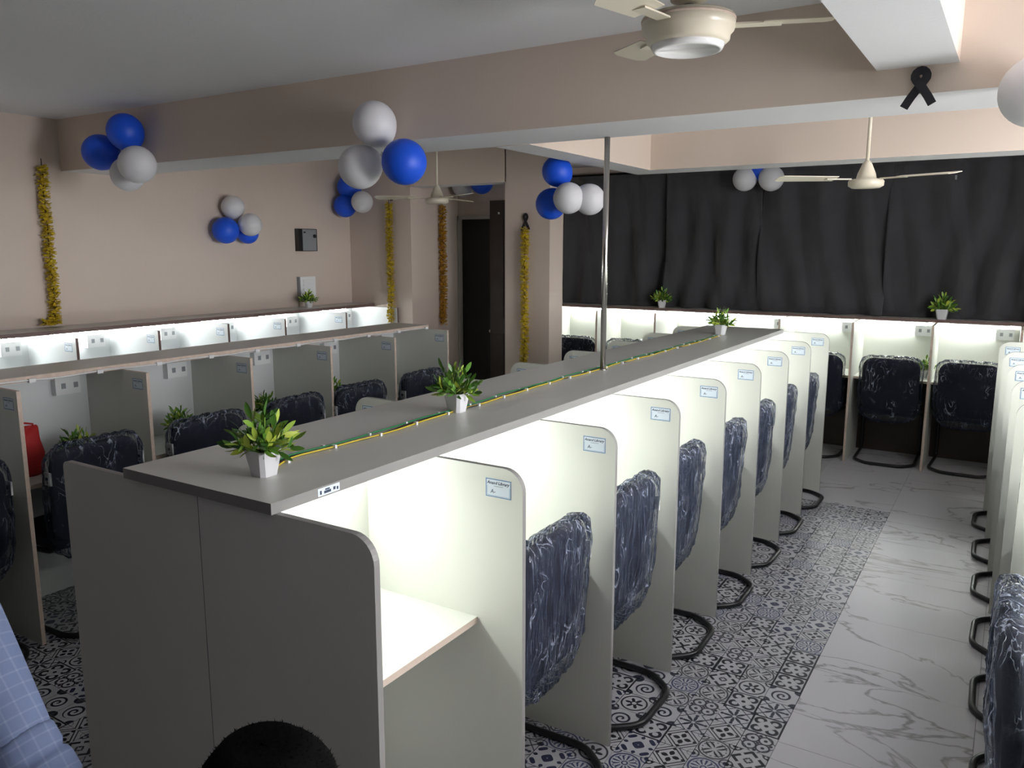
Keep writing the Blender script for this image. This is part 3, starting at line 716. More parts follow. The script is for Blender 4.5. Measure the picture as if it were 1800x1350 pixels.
obj('tag', boxmesh('tag', (0.445, 0.495, -0.095, -0.092, 2.37, 2.405), [BOXGREY]), c4, label='small grey cloth tag')
t = thing('curtain_rod', 'dark rod carrying the charcoal curtains', 'curtain rod', (0, 7.72, 2.565))
obj('tube', MB().tube([(-4.13, 0, 0), (1.3, 0, 0)], 0.012, 8).mesh('tube', [BLACK_STEEL]), t)
br = MB()
for x in (-3.0, -1.0, 1.0): br.box(x - .012, x + .012, -0.01, 0.12, -0.01, 0.01)
obj('bracket', br.mesh('bracket', [BLACK_STEEL]), t)

# ------------------------------------------------------------------ ceiling fans
def fan(loc, drop, rmot, rbl, angles, label, zc=None, kind=0):
    t = thing('ceiling_fan', label, 'fan', loc, 0, None)
    if kind: t.scale = (1.07, 1.07, 1)
    if kind == 0:
        k = rmot / 0.11
        obj('motor_housing', MB().lathe([(0.02, -0.045 * k), (0.085 * k, -0.042 * k), (0.108 * k, -0.028 * k), (0.11 * k, 0.0), (0.10 * k, 0.012 * k), (0.062 * k, 0.018 * k), (0.055 * k, 0.05 * k), (0.03 * k, 0.11 * k), (0.014, 0.13 * k)], 28).mesh('motor_housing', [CREAM]), t)
        obj('down_rod', MB().tube([(0, 0, 0.12 * k), (0, 0, drop)], 0.009, 10).mesh('down_rod', [CREAM]), t)
        obj('canopy', MB().lathe([(0.012, drop - 0.075), (0.045, drop - 0.05), (0.052, drop - 0.03), (0.04, drop - 0.02)], 18).mesh('canopy', [CREAM]), t)
    else:
        obj('motor_housing', MB().lathe([(0.05, 0.045), (0.115, 0.042), (0.126, 0.036), (0.127, 0.012), (0.124, -0.002), (0.115, -0.012), (0.113, -0.028), (0.10, -0.04)], 40).mesh('motor_housing', [CREAM]), t)
        obj('rim_groove', MB().lathe([(0.1265, 0.024), (0.1285, 0.026), (0.1285, 0.030), (0.1265, 0.032)], 40).mesh('rim_groove', [EDGE_RAW]), t, label='brown groove line')
        obj('glass_rim', MB().lathe([(0.0985, -0.036), (0.101, -0.040), (0.094, -0.054), (0.086, -0.056), (0.084, -0.052)], 40).mesh('glass_rim', [GLASSRIM]), t, label='clear glossy rim ring')
        obj('bottom_cover', MB().lathe([(0.084, -0.046), (0.07, -0.049), (0.02, -0.051)], 32).mesh('bottom_cover', [CREAM]), t)
        obj('down_rod', MB().tube([(0, 0, 0.04), (0, 0, drop)], 0.014, 10).mesh('down_rod', [BOXGREY]), t)
        obj('canopy', MB().lathe([(0.02, 0.075), (0.05, 0.085), (0.055, 0.12), (0.03, 0.13)], 18).mesh('canopy', [CREAM]), t)
    for a in angles:
        w0, w1 = 0.045, 0.055; r0 = rmot * 0.95; r1 = rmot + 0.09; L = rbl; mb = MB()
        P = [(r1 - 0.02, -w0), (L - 0.02, -w1), (L, -w1 + 0.02), (L, w1 - 0.02), (L - 0.02, w1), (r1 - 0.02, w0)]
        vs = []
        for z in (0, 0.003): vs += [(x, y, z + 0.012 + y * 0.16) for x, y in P]
        n = len(P); mb.add(vs, [tuple(range(n))[::-1], tuple(range(n, 2 * n))] + [(i, (i + 1) % n, (i + 1) % n + n, i + n) for i in range(n)])
        bl = obj('blade', mb.mesh('blade', [CREAM]), t, (0, 0, 0), math.radians(a))
        obj('blade_bracket', MB().box(r0, r1 + 0.03, -0.02, 0.02, 0.008, 0.013).mesh('blade_bracket', [CREAM]), bl)
    return t
fan((-0.70, 4.55, 2.152), CEIL - 2.152, 0.087, 0.46, (-22, 98, 212), 'cream ceiling fan hanging in front of the dark curtains')
fan((-3.50, 4.60, 2.15), CEIL - 2.15, 0.082, 0.44, (-25, 95, 207), 'cream ceiling fan at left near the doorway garlands')
fan((-0.885, 2.39, 2.441), CEIL - 2.441, 0.127, 0.38, (20, 140, 260), 'large cream fan with round glassy cover close overhead at the top of the picture', kind=1)

# ------------------------------------------------------------------ balloons
def balloon_mesh(M):
    mb = MB(); prof = []
    for i in range(17):
        a = PI * i / 16; r_ = math.sin(a); z = -math.cos(a)
        if z < 0: r_ *= 1 - 0.10 * (-z) ** 2; z *= 1.12
        prof.append((max(0.0015, r_), z))
    mb.lathe(prof, 28); return mb.mesh('balloon', [M])
BM = {'blue': balloon_mesh(BLUE_B), 'white': balloon_mesh(WHITE_B)}
KM = {k: MB().lathe([(0.02, -1.08), (0.05, -1.13), (0.02, -1.17), (0.10, -1.24), (0.08, -1.26)], 10).mesh('knot', [M]) for k, M in (('blue', BLUE_B), ('white', WHITE_B))}
def balloon(col, p, r, toward, label, group):
    o = obj('balloon', BM[col], None, p); o.scale = (r, r, r)
    d = Vector(p) - Vector(toward); o.rotation_euler = d.to_track_quat('Z', 'Y').to_euler()
    tag(o, label, 'balloon', group); obj('knot', KM[col], o); return o
def cluster(items, centre, group):
    for col, p, r, lab in items: balloon(col, p, r, centre, lab, group)
cluster([('blue', (-4.85, 2.975, 2.392), .108, 'blue balloon, lower left one of the bunch at the left end of the wide beam'),
         ('blue', (-4.613, 2.995, 2.50), .106, 'blue balloon, top one of the bunch at the left end of the wide beam'),
         ('white', (-4.42, 2.93, 2.293), .107, 'white balloon in front of the bunch at the left end of the wide beam'),
         ('white', (-4.66, 3.02, 2.255), .10, 'white balloon lowest and behind in the bunch at the left end of the wide beam')], (-4.62, 3.06, 2.38), 'balloons at the left end of the wide beam')
cluster([('white', (-2.634, 2.985, 2.392), .103, 'white balloon, top one of the large bunch in the middle of the wide beam'),
         ('white', (-2.72, 2.97, 2.195), .103, 'white balloon, lower left one of the large bunch on the wide beam'),
         ('blue', (-2.438, 2.96, 2.203), .104, 'blue balloon at the right of the large bunch on the wide beam')], (-2.60, 3.05, 2.28), 'balloons in the middle of the wide beam')
cluster([('white', (-5.44, 4.425, 2.14), .092, 'white balloon at the top of the bunch on the left wall'),
         ('white', (-5.33, 4.50, 2.00), .092, 'white balloon at the front right of the bunch on the left wall'),
         ('blue', (-5.42, 4.325, 1.952), .105, 'blue balloon at the left of the bunch on the left wall'),
         ('blue', (-5.44, 4.56, 1.935), .088, 'blue balloon lowest right in the bunch on the left wall')], (-5.5, 4.46, 2.02), 'balloons on the left wall')
cluster([('blue', (-5.40, 5.74, 2.38), .112, 'blue balloon at the top of the corner bunch'),
         ('blue', (-5.42, 5.70, 2.205), .106, 'blue balloon lowest in the corner bunch'),
         ('white', (-5.17, 5.66, 2.232), .099, 'white balloon at the right of the corner bunch')], (-5.40, 5.83, 2.28), 'balloons in the far left corner')
cluster([('blue', (-2.43, 4.40, 2.275), .092, 'blue balloon at the top of the bunch beside the pole'),
         ('blue', (-2.482, 4.42, 2.082), .095, 'blue balloon at the left of the bunch beside the pole'),
         ('white', (-2.30, 4.31, 2.106), .092, 'white balloon in front in the bunch beside the pole'),
         ('white', (-2.205, 4.40, 2.10), .092, 'white balloon at the right of the bunch beside the pole')], (-2.35, 4.42, 2.19), 'balloons beside the pole')
cluster([('white', (-2.19, 7.52, 2.440), .109, 'left white balloon of the pair before the dark curtain'),
         ('white', (-1.951, 7.52, 2.434), .112, 'right white balloon of the pair before the dark curtain'),
         ('blue', (-2.075, 7.56, 2.515), .09, 'blue balloon peeping out behind the white pair before the curtain')], (-2.07, 7.62, 2.55), 'balloons before the dark curtains')
cluster([('blue', (-4.394, 6.48, 2.43), .109, 'blue balloon above the black door in the alcove'),
         ('white', (-4.62, 6.49, 2.41), .108, 'white balloon above the black door in the alcove')], (-4.5, 6.6, 2.5), 'balloons above the black door')
balloon('white', (0.005, 2.995, 2.283), .107, (0.06, 3.08, 2.35), 'white balloon cut by the right picture edge on the wide beam', None)

# ------------------------------------------------------------------ garlands and ribbons
def garland(loc, z1, z0, r, M, seed, label, tail=None):
    rr = random.Random(seed); t = thing('marigold_garland', label, 'garland', (loc[0], loc[1], z1), 0, 'marigold garlands on the walls')
    path = [(0, 0, 0.05), (0, 0, 0)] + [(0.004 * math.sin(i), 0.004 * math.cos(i * 1.3), -(z1 - z0) * i / 12) for i in range(1, 13)]
    if tail: path += tail
    obj('string', MB().tube(path, 0.003, 5).mesh('string', [STRING]), t)
    mb = MB(); L = []
    pts = [Vector(p) for p in path[1:]]
    for a, b_ in zip(pts, pts[1:]):
        n = max(1, int((b_ - a).length / 0.009))
        for k in range(n): L.append(a + (b_ - a) * k / n)
    for p in L:
        n = 9; ph = rr.uniform(0, 1); rad = r * rr.uniform(0.82, 1.12)
        for k in range(n):
            a = 2 * PI * (k + ph) / n + rr.uniform(-.2, .2); w = 0.36; z = rr.uniform(-0.022, 0.022)
            ro = rad * rr.uniform(0.8, 1.15)
            mb.add([(p.x, p.y, p.z), (p.x + ro * math.cos(a - w), p.y + ro * math.sin(a - w), p.z + z), (p.x + ro * 1.1 * math.cos(a), p.y + ro * 1.1 * math.sin(a), p.z + z + rr.uniform(-.008, .010)), (p.x + ro * math.cos(a + w), p.y + ro * math.sin(a + w), p.z + z)], [(0, 1, 2, 3)])
    o = obj('blossoms', mb.mesh('blossoms', [M], False), t); o['kind'] = 'stuff'
    return t
garland((-5.495, 2.955), 2.34, 1.33, 0.036, GOLD, 1, 'yellow marigold garland on the left wall reaching the shelf below', tail=[(0.02, 0.0, -1.02), (0.03, -0.05, -1.02), (0.02, -0.10, -1.02)])
garland((-5.002, 5.835), 2.22, 1.11, 0.036, GOLD, 2, 'yellow marigold garland on the wall left of the alcove')
garland((-4.735, 6.306), 2.20, 1.08, 0.038, GOLD2, 3, 'orange marigold garland inside the alcove left of the black door')
garland((-3.525, 5.835), 1.97, 0.82, 0.036, GOLD, 4, 'yellow marigold garland on the column right of the doorway')
def ribbon(name, pts, w, loc, label, cat='ribbon', parent=None):
    """flat band bent along pts (x,y,z) with width w lying in the xz plane"""
    mb = MB(); vs = []; P = [Vector(p) for p in pts]; n = len(P)
    for i, p in enumerate(P):
        t_ = (P[min(n - 1, i + 1)] - P[max(0, i - 1)]); t_.y = 0; t_.normalize(); nn_ = Vector((-t_.z, 0, t_.x)) * w / 2
        for dy in (-0.0015, 0.0015): vs += [p + nn_ + Vector((0, dy, 0)), p - nn_ + Vector((0, dy, 0))]
    fs = []
    for i in range(n - 1):
        a = 4 * i; b_ = a + 4; fs += [(a, b_, b_ + 1, a + 1), (a + 2, a + 3, b_ + 3, b_ + 2), (a, a + 2, b_ + 2, b_), (a + 1, b_ + 1, b_ + 3, a + 3)]
    fs += [(0, 1, 3, 2), (4 * n - 4, 4 * n - 2, 4 * n - 1, 4 * n - 3)]
    return tag(obj(name, mb.add(vs, fs).mesh(name, [BLACK_CLOTH]), None, loc), label, cat)
def loop(s, k=1.0):
    pts = [(-0.046, 0.0, -0.065), (-0.028, 0, -0.035), (-0.006, -0.002, -0.004), (0.013, -0.004, 0.02)]
    for i in range(9): a = math.radians(-15 + 210 * i / 8); pts.append((0.018 * math.cos(a), -0.004, 0.032 + 0.019 * math.sin(a)))
    pts += [(-0.013, -0.006, 0.02), (0.006, -0.008, -0.004), (0.026, -0.008, -0.035), (0.040, -0.008, -0.060)]
    return [(x * s * k, y, z * s) for x, y, z in pts]
ribbon('ribbon', loop(1.0), 0.027, (-0.329, 3.095, 2.345), 'black looped ribbon pinned to the wide beam at upper right')
ribbon('ribbon', loop(1.15, 0.8), 0.022, (-3.535, 5.868, 2.035), 'black looped ribbon on the column above its garland')
ribbon('ribbon', loop(0.35), 0.010, (-4.995, 5.872, 2.27), 'tiny black ribbon knot above the garland on the wall left of the alcove')

# ------------------------------------------------------------------ wall devices
t = thing('distribution_box', 'grey electrical distribution box with dark sides high on the left wall', 'electrical box', (-5.54, 5.28, 1.885))
obj('body', boxmesh('body', (0, 0.05, -0.112, 0.112, -0.10, 0.10), [BLACK_STEEL]), t, label='black box body')
obj('cover', MB().cbox(0.05, 0.058, -0.07, 0.098, -0.095, 0.095, 0.003).mesh('cover', [BOXGREY]), t)
obj('latch', MB().tube([(0.058, 0.07, 0.035), (0.066, 0.07, 0.035)], 0.017, 14).mesh('latch', [BLACK_STEEL]), t, label='round black latch')
obj('nameplate', boxmesh('nameplate', (0.058, 0.060, -0.06, -0.035, 0.062, 0.074), [DARK]), t)
t = thing('switchboard', 'white louvred switch plate low on the left wall behind the pot plant', 'switch', (-5.54, 5.28, 1.44))
obj('plate', boxmesh('plate', (0, 0.02, -0.10, 0.10, -0.10, 0.115), [PLASTIC_W]), t)
for k in range(4): obj('louvre', boxmesh('louvre', (0.02, 0.030, -0.055, 0.085, 0.062 - k * 0.036, 0.086 - k * 0.036), [PLASTIC_W]), t)
obj('side_strip', boxmesh('side_strip', (0.0, 0.035, -0.112, -0.10, -0.10, 0.115), [BOXGREY]), t, label='dark grey side strip')

# ------------------------------------------------------------------ potted plants
def pot_mesh(w, hh):
    a, b_ = w * 0.36, w * 0.5; c = w * 0.13; mb = MB()
    def ring(h_, z): 
        k = c; return [(-h_ + k, -h_, z), (h_ - k, -h_, z), (h_, -h_ + k, z), (h_, h_ - k, z), (h_ - k, h_, z), (-h_ + k, h_, z), (-h_, h_ - k, z), (-h_, -h_ + k, z)]
    rings = [ring(a, 0), ring(a * 1.02, 0.004), ring(b_, hh), ring(b_ * 0.90, hh), ring(b_ * 0.86, hh * 0.86)]
    vs = [v for r_ in rings for v in r_]; fs = [(i * 8 + k, i * 8 + (k + 1) % 8, (i + 1) * 8 + (k + 1) % 8, (i + 1) * 8 + k) for i in range(4) for k in range(8)]
    fs += [tuple(range(8))[::-1]]
    mb.add(vs, fs); mb.add(rings[4], [tuple(range(8))], 1)
    return mb.mesh('pot', [POTM, SOIL])
def leaf_geo(L, w):
    vs = []; rows = [(0, 0.15), (0.3, 0.9), (0.6, 1.0), (0.85, 0.6), (1.0, 0.05)]
    for t_, k in rows:
        z = L * t_; bend = 0.25 * L * t_ * t_
        vs += [(-w / 2 * k, bend - 0.0, z), (0, bend + 0.1 * w * k, z), (w / 2 * k, bend, z)]
    fs = [f for i in range(4) for f in ((3 * i, 3 * i + 1, 3 * i + 4, 3 * i + 3), (3 * i + 1, 3 * i + 2, 3 * i + 5, 3 * i + 4))]
    return vs, fs
LEAFM = [MB().add(*leaf_geo(1.0, 0.36), 0, True).mesh('leaf', [LEAF], False), MB().add(*leaf_geo(1.0, 0.28), 0, True).mesh('leaf', [LEAF], False)]
def plant(loc, size, seed, label, separate=False, group='potted artificial plants', dark=False):
    """size = spread of the foliage; pot about 0.55 of it"""
    rr = random.Random(seed); t = thing('potted_plant', label, 'plant', loc, rr.uniform(-0.3, 0.3), group)
    pw, ph = size * 0.46, size * 0.42
    obj('pot', pot_mesh(pw, ph), t)
    lv = []; stem = MB()
    for k in range(23):
        a = 2 * PI * k * 0.382 + rr.uniform(-.3, .3); tilt = (0.10 + 1.15 * (k / 22) ** 0.8) * 1.1
        L = size * rr.uniform(0.40, 0.52) * (1.25 if tilt < .45 else 0.9)
        d = Vector((math.sin(tilt) * math.cos(a), math.sin(tilt) * math.sin(a), math.cos(tilt)))
        base = Vector((d.x * pw * 0.18, d.y * pw * 0.18, ph * 0.86))
        stem.tube([base, base + d * L * 0.5, base + d * L * 0.9], size * 0.010, 5)
        for q in range(7):
            f = 0.30 + 0.66 * q / 6; p = base + d * L * f
            side = Vector((0, 0, 1)).cross(d); side = side.normalized() if side.length > 0.1 else Vector((1, 0, 0)); up = d.cross(side)
            an = q * 2.4 + k; ld = (d * 0.85 + (side * math.cos(an) + up * math.sin(an)) * (0.75 if q < 6 else 0.1)).normalized()
            lv.append((p, ld, size * rr.uniform(0.20, 0.30), rr.uniform(0, 6.3), rr.randrange(2)))
    obj('stems', stem.mesh('stems', [LEAF]), t)
    mb = MB()
    for p, ld, L, tw, vi in lv:
        Mx = Matrix.Translation(p) @ (ld.to_track_quat('Z', 'Y').to_matrix() @ Matrix.Rotation(tw, 3, 'Z')).to_4x4() @ Matrix.Diagonal((L, L, L, 1))
        if separate:
            o = obj('leaf', LEAFM[vi], t); o.matrix_local = Mx
        else:
            vs, fs = leaf_geo(1.0, (0.36, 0.28)[vi]); mb.add([Mx @ Vector(v) for v in vs], fs, 0, True)
    if not separate:
        o = obj('foliage', mb.mesh('foliage', [LEAF], False), t); o['kind'] = 'stuff'
    return t
plant((-1.625, 1.375, ZC), 0.165, 11, 'green artificial plant in a white pot on the near end of the middle shelf', True)
plant((-1.685, 2.315, ZC), 0.165, 12, 'green artificial plant in a white pot on the middle shelf before the steel pole', True)
plant((-1.70, 5.43, ZC), 0.165, 13, 'green artificial plant in a white pot at the far end of the middle shelf', True)
plant((-5.37, 5.14, ZW), 0.145, 14, 'small plant on the wall shelf below the switch plate')
plant((-2.965, 7.55, ZF), 0.18, 15, 'small plant in a white pot on the far shelf before the left curtains')
plant((-0.50, 7.55, ZF), 0.20, 16, 'plant in a white pot on the far shelf before the right curtains')
plant((-0.60, 7.60, 0.725), 0.16, 17, 'yellow green plant on the lit far desk behind the chair in full view')
for k, (y, lab) in enumerate(((2.20, 'beside the red bag'), (2.80, 'in the second unlit bay'), (3.42, 'in the third unlit bay'), (4.02, 'in the fourth unlit bay'))):
    plant((-4.0, y, 0.725), 0.17, 20 + k, 'dark green plant on the left row desk, %s' % lab)

# red bag on the left desk
t = thing('cloth_bag', 'red cloth bag standing on the left row desk behind the wrapped chair', 'bag', (-3.97, 1.93, 0.725))
mb = MB(); n = 20
for zi, (z, a, b_) in enumerate(((0, .07, .035), (.02, .085, .045), (.10, .082, .04), (.18, .070, .032), (.225, .075, .018))):
    for k in range(n):
        th = 2 * PI * k / n; w = 1 + 0.10 * math.sin(3 * th + zi * 1.7) + 0.05 * math.sin(7 * th + zi)
        mb.v.append((b_ * math.cos(th) * w, a * math.sin(th) * w, z + (0.02 * math.sin(2 * th) if zi == 4 else 0)))
for zi in range(4):
    for k in range(n): mb.f.append((zi * n + k, zi * n + (k + 1) % n, (zi + 1) * n + (k + 1) % n, (zi + 1) * n + k)); mb.m.append(0); mb.sm.append(True)
mb.f += [tuple(range(n))[::-1], tuple(range(4 * n, 5 * n))]; mb.m += [0, 0]; mb.sm += [False, False]
obj('sack', mb.mesh('sack', [RED]), t)
obj('handle', MB().tube([(0.0, -0.05, 0.225), (0.012, -0.045, 0.255), (0.018, 0.0, 0.262), (0.012, 0.04, 0.25), (0.0, 0.045, 0.225)], 0.005, 6).mesh('handle', [RED]), t)

# ------------------------------------------------------------------ people
def skin_mesh(name, pts, edges, M, levels=2, root=0):
    me = bpy.data.meshes.new(name); me.from_pydata([p[:3] for p in pts], edges, []); o = bpy.data.objects.new(name, me); COL.objects.link(o)
    md = o.modifiers.new('s', 'SKIN'); md.use_smooth_shade = True
    sv = me.skin_vertices[0].data
    for i, p in enumerate(pts): sv[i].radius = (p[3], p[4] if len(p) > 4 else p[3]); sv[i].use_root = (i == root)
    sd = o.modifiers.new('d', 'SUBSURF'); sd.levels = levels; sd.render_levels = levels
    dg = bpy.context.evaluated_depsgraph_get(); res = bpy.data.meshes.new_from_object(o.evaluated_get(dg))
    bpy.data.objects.remove(o); bpy.data.meshes.remove(me); res.name = name; res.materials.clear(); res.materials.append(M)
    for p in res.polygons: p.use_smooth = True
    return res
def head_geo(c, fwd, s=1.0):
    """ellipsoid head with nose, eyes, ears, mouth"""
    f = Vector(fwd).normalized(); side = f.cross(Vector((0, 0, 1))).normalized(); mb = MB()
    def T(a, b_, z): return Vector(c) + side * a * s + f * b_ * s + Vector((0, 0, z * s))
    n = 20; prof = []
    vs = []; rows = 13
    for i in range(rows):
        a = PI * i / (rows - 1); z = -0.118 * math.cos(a); r_ = math.sin(a)
        for k in range(n):
            th = 2 * PI * k / n; sx = 0.074; sy = 0.094
            jaw = 1.0 if z > -0.02 else 1 - 0.30 * min(1, (-z - 0.02) / 0.1)
            vs.append(T(max(r_, .01) * sx * jaw * math.cos(th), max(r_, .01) * sy * (jaw if math.sin(th) < 0 else (1 + jaw) / 2) * math.sin(th), z))
    fs = [(i * n + k, i * n + (k + 1) % n, (i + 1) * n + (k + 1) % n, (i + 1) * n + k) for i in range(rows - 1) for k in range(n)]
    fs += [tuple(range(n))[::-1], tuple((rows - 1) * n + k for k in range(n))]
    mb.add(vs, fs, 0, True)
    mb.add([T(-.012, .09, -.035), T(.012, .09, -.035), T(0, .118, -.03), T(0, .092, .012)], [(0, 1, 2), (0, 2, 3), (1, 3, 2), (0, 3, 1)], 0, True)
    for q in (-1, 1):
        mb.ball(T(q * .03, .083, .005), 0.012 * s, 8, 1); mb.ball(T(q * .03, .0925, .005), 0.005 * s, 6, 2)
        mb.ball(T(q * .075, -.005, -.01), 0.022 * s, 8, 0, 1.4)
    mb.tube([T(-.022, .083, -.062), T(0, .089, -.06), T(.022, .083, -.062)], 0.0055 * s, 6, 3)
    return mb
def hair_mesh(c, fwd, s=1.0):
    f = Vector(fwd).normalized(); side = f.cross(Vector((0, 0, 1))).normalized(); mb = MB(); n = 36; rows = 12; vs = []; rr = random.Random(5)
    for i in range(rows):
        a = (PI * 0.60) * i / (rows - 1)
        for k in range(n):
            th = 2 * PI * k / n; z = 0.128 * math.cos(a); r_ = max(0.02, math.sin(a)); front = max(0, math.sin(th))
            z = min(z, 0.113)
            if z < 0.045 and front > 0.35: r_ *= 0.86; z = max(z, 0.04)
            j = 1 + 0.035 * noise.noise(Vector((th * 3, a * 7, s * 5)))
            vs.append(Vector(c) + side * (0.095 * (r_ ** 0.75) * j * math.cos(th) * s) + f * (0.107 * r_ * j * math.sin(th) * s) + Vector((0, 0, z * s + 0.004)))
    fs = [(i * n + k, i * n + (k + 1) % n, (i + 1) * n + (k + 1) % n, (i + 1) * n + k) for i in range(rows - 1) for k in range(n)] + [tuple(range(n)), tuple((rows - 1) * n + k for k in range(n))]
    mb.add(vs, fs, 0, True)
    # short strands make the outline soft
    for q in range(1500):
        i = rr.randrange((rows - 1) * n - 1); i += 1 if i % n == n - 1 else 0; p = vs[i].lerp(vs[i + 1], rr.random()).lerp(vs[min(i + n, rows * n - 1)], rr.random()); d = (p - Vector(c)).normalized() + Vector((rr.uniform(-.5, .5), rr.uniform(-.5, .5), rr.uniform(-.2, .5)))
        d.normalize(); sd = d.orthogonal().normalized() * 0.0012
        mb.add([p - sd - d * .004, p + sd - d * .004, p + d * rr.uniform(.001, .006) * s], [(0, 1, 2)])
    return mb.mesh('hair', [HAIR], False)
def hand(mb_pts, mb_edges, wrist_i, W_, d, side, s=1.0):
    """palm and five fingers added to skin skeleton, hanging along d"""
    base = len(mb_pts); W_ = Vector(W_); d = Vector(d).normalized(); side = Vector(side).normalized(); nrm = d.cross(side)
    palm = W_ + d * 0.055 * s
    mb_pts.append((*palm, 0.022 * s, 0.026 * s)); mb_edges.append((wrist_i, base)); pi_ = base
    for k, (off, L) in enumerate(((-0.028, .062), (-0.010, .072), (0.009, .069), (0.026, .055))):
        p0 = W_ + d * 0.092 * s + side * off * s; p1 = p0 + d * L * .5 * s + nrm * .006 * s; p2 = p0 + d * L * s + nrm * .022 * s; i0 = len(mb_pts)
        mb_pts += [(*p0, .0095 * s, .0095 * s), (*p1, .0085 * s, .0085 * s), (*p2, .007 * s, .007 * s)]; mb_edges += [(pi_, i0), (i0, i0 + 1), (i0 + 1, i0 + 2)]
    t0 = W_ + d * .03 * s - side * .036 * s; t1 = W_ + d * .065 * s - side * .055 * s + nrm * .012 * s; t2 = W_ + d * .092 * s - side * .056 * s + nrm * .02 * s; i0 = len(mb_pts)
    mb_pts += [(*t0, .012 * s, .012 * s), (*t1, .010 * s, .010 * s), (*t2, .008 * s, .008 * s)]; mb_edges += [(pi_, i0), (i0, i0 + 1), (i0 + 1, i0 + 2)]
def join_head(res, mb):
    bm = bmesh.new(); bm.from_mesh(res); me2 = mb.mesh('h', [SKIN, EYEW, HAIR, SKIN], False); bm.from_mesh(me2)
    bm.to_mesh(res); bm.free(); bpy.data.meshes.remove(me2)
    for M in (EYEW, HAIR, SKIN): res.materials.append(M)
    return res
# standing man at the left; only his shirt sleeve is in the frame
px, py = -1.53, 0.42
Sr, Er, Wr = (-1.285, 0.485, 1.35), (-1.066, 0.505, 1.07), (-1.15, 0.53, 0.83)
Sl, El, Wl = (-1.74, 0.42, 1.39), (-1.82, 0.40, 1.10), (-1.80, 0.48, 0.85)
pts = [(px, py, 0.93, .13, .10), (px, py, 1.12, .125, .095), (px, py, 1.32, .15, .10), (px, py + .01, 1.44, .09, .08), (px, py + .02, 1.49, .052, .052), (px, py + .03, 1.56, .05, .05),
       (*Sr, .062), (*Er, .045), (*Wr, .028), (*Sl, .062), (*El, .045), (*Wl, .028),
       (px + .10, py, 0.88, .085), (px + .105, py + .02, 0.48, .06), (px + .11, py - .02, 0.09, .042), (px + .115, py + .10, 0.035, .036),
       (px - .10, py, 0.88, .085), (px - .105, py + .02, 0.48, .06), (px - .11, py - .02, 0.09, .042), (px - .115, py + .10, 0.035, .036)]
edges = [(0, 1), (1, 2), (2, 3), (3, 4), (4, 5), (2, 6), (6, 7), (7, 8), (2, 9), (9, 10), (10, 11), (0, 12), (12, 13), (13, 14), (14, 15), (0, 16), (16, 17), (17, 18), (18, 19)]
hp = list(pts); he = list(edges)
hand(hp, he, 8, Wr, (0.05, 0.1, -0.24), (0, 1, 0)); hand(hp, he, 11, Wl, (0.0, 0.08, -0.25), (0, 1, 0))
body = skin_mesh('person', hp, he, SKIN)
body = join_head(body, head_geo((px, py + .05, 1.61), (0.1, 1, 0)))
man = tag(obj('person', body, None, (-0.028, 0.0, -0.012)), 'person standing at the left edge, only a rolled up blue checked shirt sleeve in view', 'person')
obj('hair', hair_mesh((px, py + .05, 1.61), (0.1, 1, 0)), man)
G = 0.014
sp = [(px, py - .01, 0.82, .195, .155), (px, py, 1.12, .15, .118), (px, py, 1.32, .172, .118), (px, py + .01, 1.455, .085, .075),
      (*Sr, .074), (-1.175, 0.495, 1.21, .060), (-1.085, 0.503, 1.095, .050), (*Sl, .074), (-1.78, .41, 1.25, .060), (-1.815, .402, 1.12, .050)]
sh = obj('shirt', skin_mesh('shirt', sp, [(0, 1), (1, 2), (2, 3), (2, 4), (4, 5), (5, 6), (2, 7), (7, 8), (8, 9)], SHIRT, 3), man)
def rolled_cuff(E0, E1, r):
    E0, E1 = Vector(E0), Vector(E1); mb = MB(); L = [0, .01, .08, .30, .38, .42, .50, .74, .80, .86, .94, 1.0]; rd = [.90, 1.0, 1.07, 1.07, .98, 1.08, 1.13, 1.13, 1.03, 1.12, 1.12, .92]
    mb.tube([E0 + (E1 - E0) * t_ for t_ in L], r, 24, taper=[r * q for q in rd]); return mb.mesh('rolled_cuff', [SHIRT])
obj('rolled_cuff', rolled_cuff((-1.118, 0.50, 1.137), (-1.050, 0.512, 1.045), 0.049), sh, label='rolled up cuff')
obj('rolled_cuff', rolled_cuff((-1.805, 0.405, 1.155), (-1.822, 0.41, 1.05), 0.049), sh, label='rolled up cuff')
tp = [(px, py, 0.90, .150, .115)] + [(a, b_, c, r_ + .02) for a, b_, c, r_ in (pts[12], pts[13])] + [(px + .11, py - .02, 0.10, .062)] + [(a, b_, c, r_ + .02) for a, b_, c, r_ in (pts[16], pts[17])] + [(px - .11, py - .02, 0.10, .062), (px, py, 1.04, .135, .105)]
obj('trousers', skin_mesh('trousers', tp, [(0, 1), (1, 2), (2, 3), (0, 4), (4, 5), (5, 6), (0, 7)], TROUSER), man)
for q in (1, -1):
    shm = MB(); shm.prism([(-.04, -.08), (.04, -.08), (.048, .08), (.03, .17), (-.03, .17), (-.048, .08)], 0, 0.075)
    obj('shoe', shm.mesh('shoe', [BLACK_CLOTH]), man, (px + q * .113, py, 0))
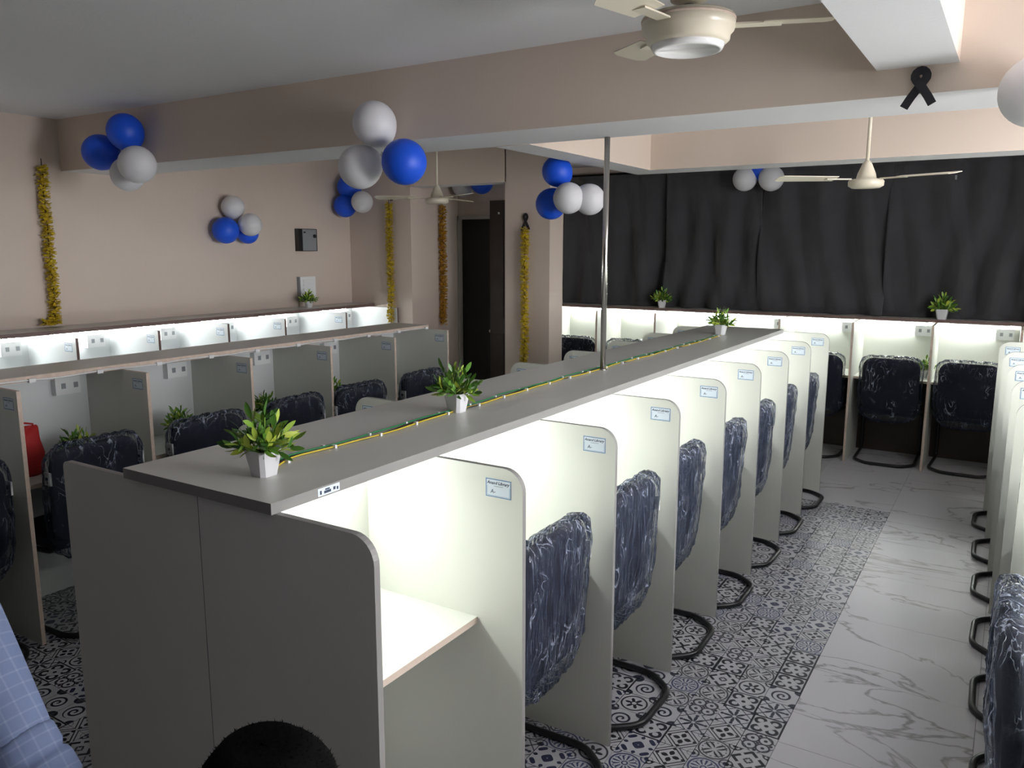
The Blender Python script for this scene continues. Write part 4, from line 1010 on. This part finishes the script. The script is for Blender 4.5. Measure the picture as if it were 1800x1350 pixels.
# seated person before the end panel: only the black hair shows
qx, qy = -0.812, 0.64
hz = 1.022
pts = [(qx, qy - .06, 0.52, .13, .10), (qx, qy - .06, 0.68, .115, .09), (qx, qy - .03, 0.84, .135, .09), (qx, qy - .01, 0.93, .07, .06), (qx, qy, 0.98, .048, .048), (qx, qy + .01, 1.05, .045, .045),
       (qx + .17, qy - .03, .885, .05), (qx + .20, qy + .03, .64, .038), (qx + .13, qy + .24, .58, .026),
       (qx - .17, qy - .03, .885, .05), (qx - .20, qy + .03, .64, .038), (qx - .13, qy + .24, .58, .026),
       (qx + .09, qy + .02, .52, .075), (qx + .10, qy + .36, .52, .055), (qx + .10, qy + .33, .09, .038), (qx + .10, qy + .43, .035, .034),
       (qx - .09, qy + .02, .52, .075), (qx - .10, qy + .36, .52, .055), (qx - .10, qy + .33, .09, .038), (qx - .10, qy + .43, .035, .034)]
hp = list(pts); he = list(edges)
hand(hp, he, 8, pts[8][:3], (-0.3, 1, -0.1), (-1, 0, 0), .9); hand(hp, he, 11, pts[11][:3], (0.3, 1, -0.1), (1, 0, 0), .9)
body = join_head(skin_mesh('person', hp, he, SKIN), head_geo((qx, qy + .02, hz), (0, 1, 0), .95))
gi = tag(obj('person', body), 'person sitting before the grey end panel, only the black hair in view at the bottom', 'person')
obj('hair', hair_mesh((qx, qy + .02, hz), (0, 1, 0), 1.06), gi)
obj('shirt', skin_mesh('shirt', [(qx, qy - .06, .52, .155, .12), (qx, qy - .06, .68, .135, .105), (qx, qy - .03, .84, .15, .105), (qx, qy - .01, .935, .075, .065), (qx + .17, qy - .03, .885, .062), (qx + .19, qy + .01, .74, .055), (qx - .17, qy - .03, .885, .062), (qx - .19, qy + .01, .74, .055)], [(0, 1), (1, 2), (2, 3), (2, 4), (4, 5), (2, 6), (6, 7)], TROUSER), gi)
obj('trousers', skin_mesh('trousers', [(qx, qy - .06, .52, .15, .11), (qx + .09, qy + .02, .52, .088), (qx + .10, qy + .36, .52, .07), (qx + .10, qy + .33, .10, .055), (qx - .09, qy + .02, .52, .088), (qx - .10, qy + .36, .52, .07), (qx - .10, qy + .33, .10, .055)], [(0, 1), (1, 2), (2, 3), (0, 4), (4, 5), (5, 6)], TROUSER), gi)
make_chair('visitor_chair', (qx, qy - 0.0, -0.0), 0.0, 'black chair under the seated person before the end panel', None, 1)
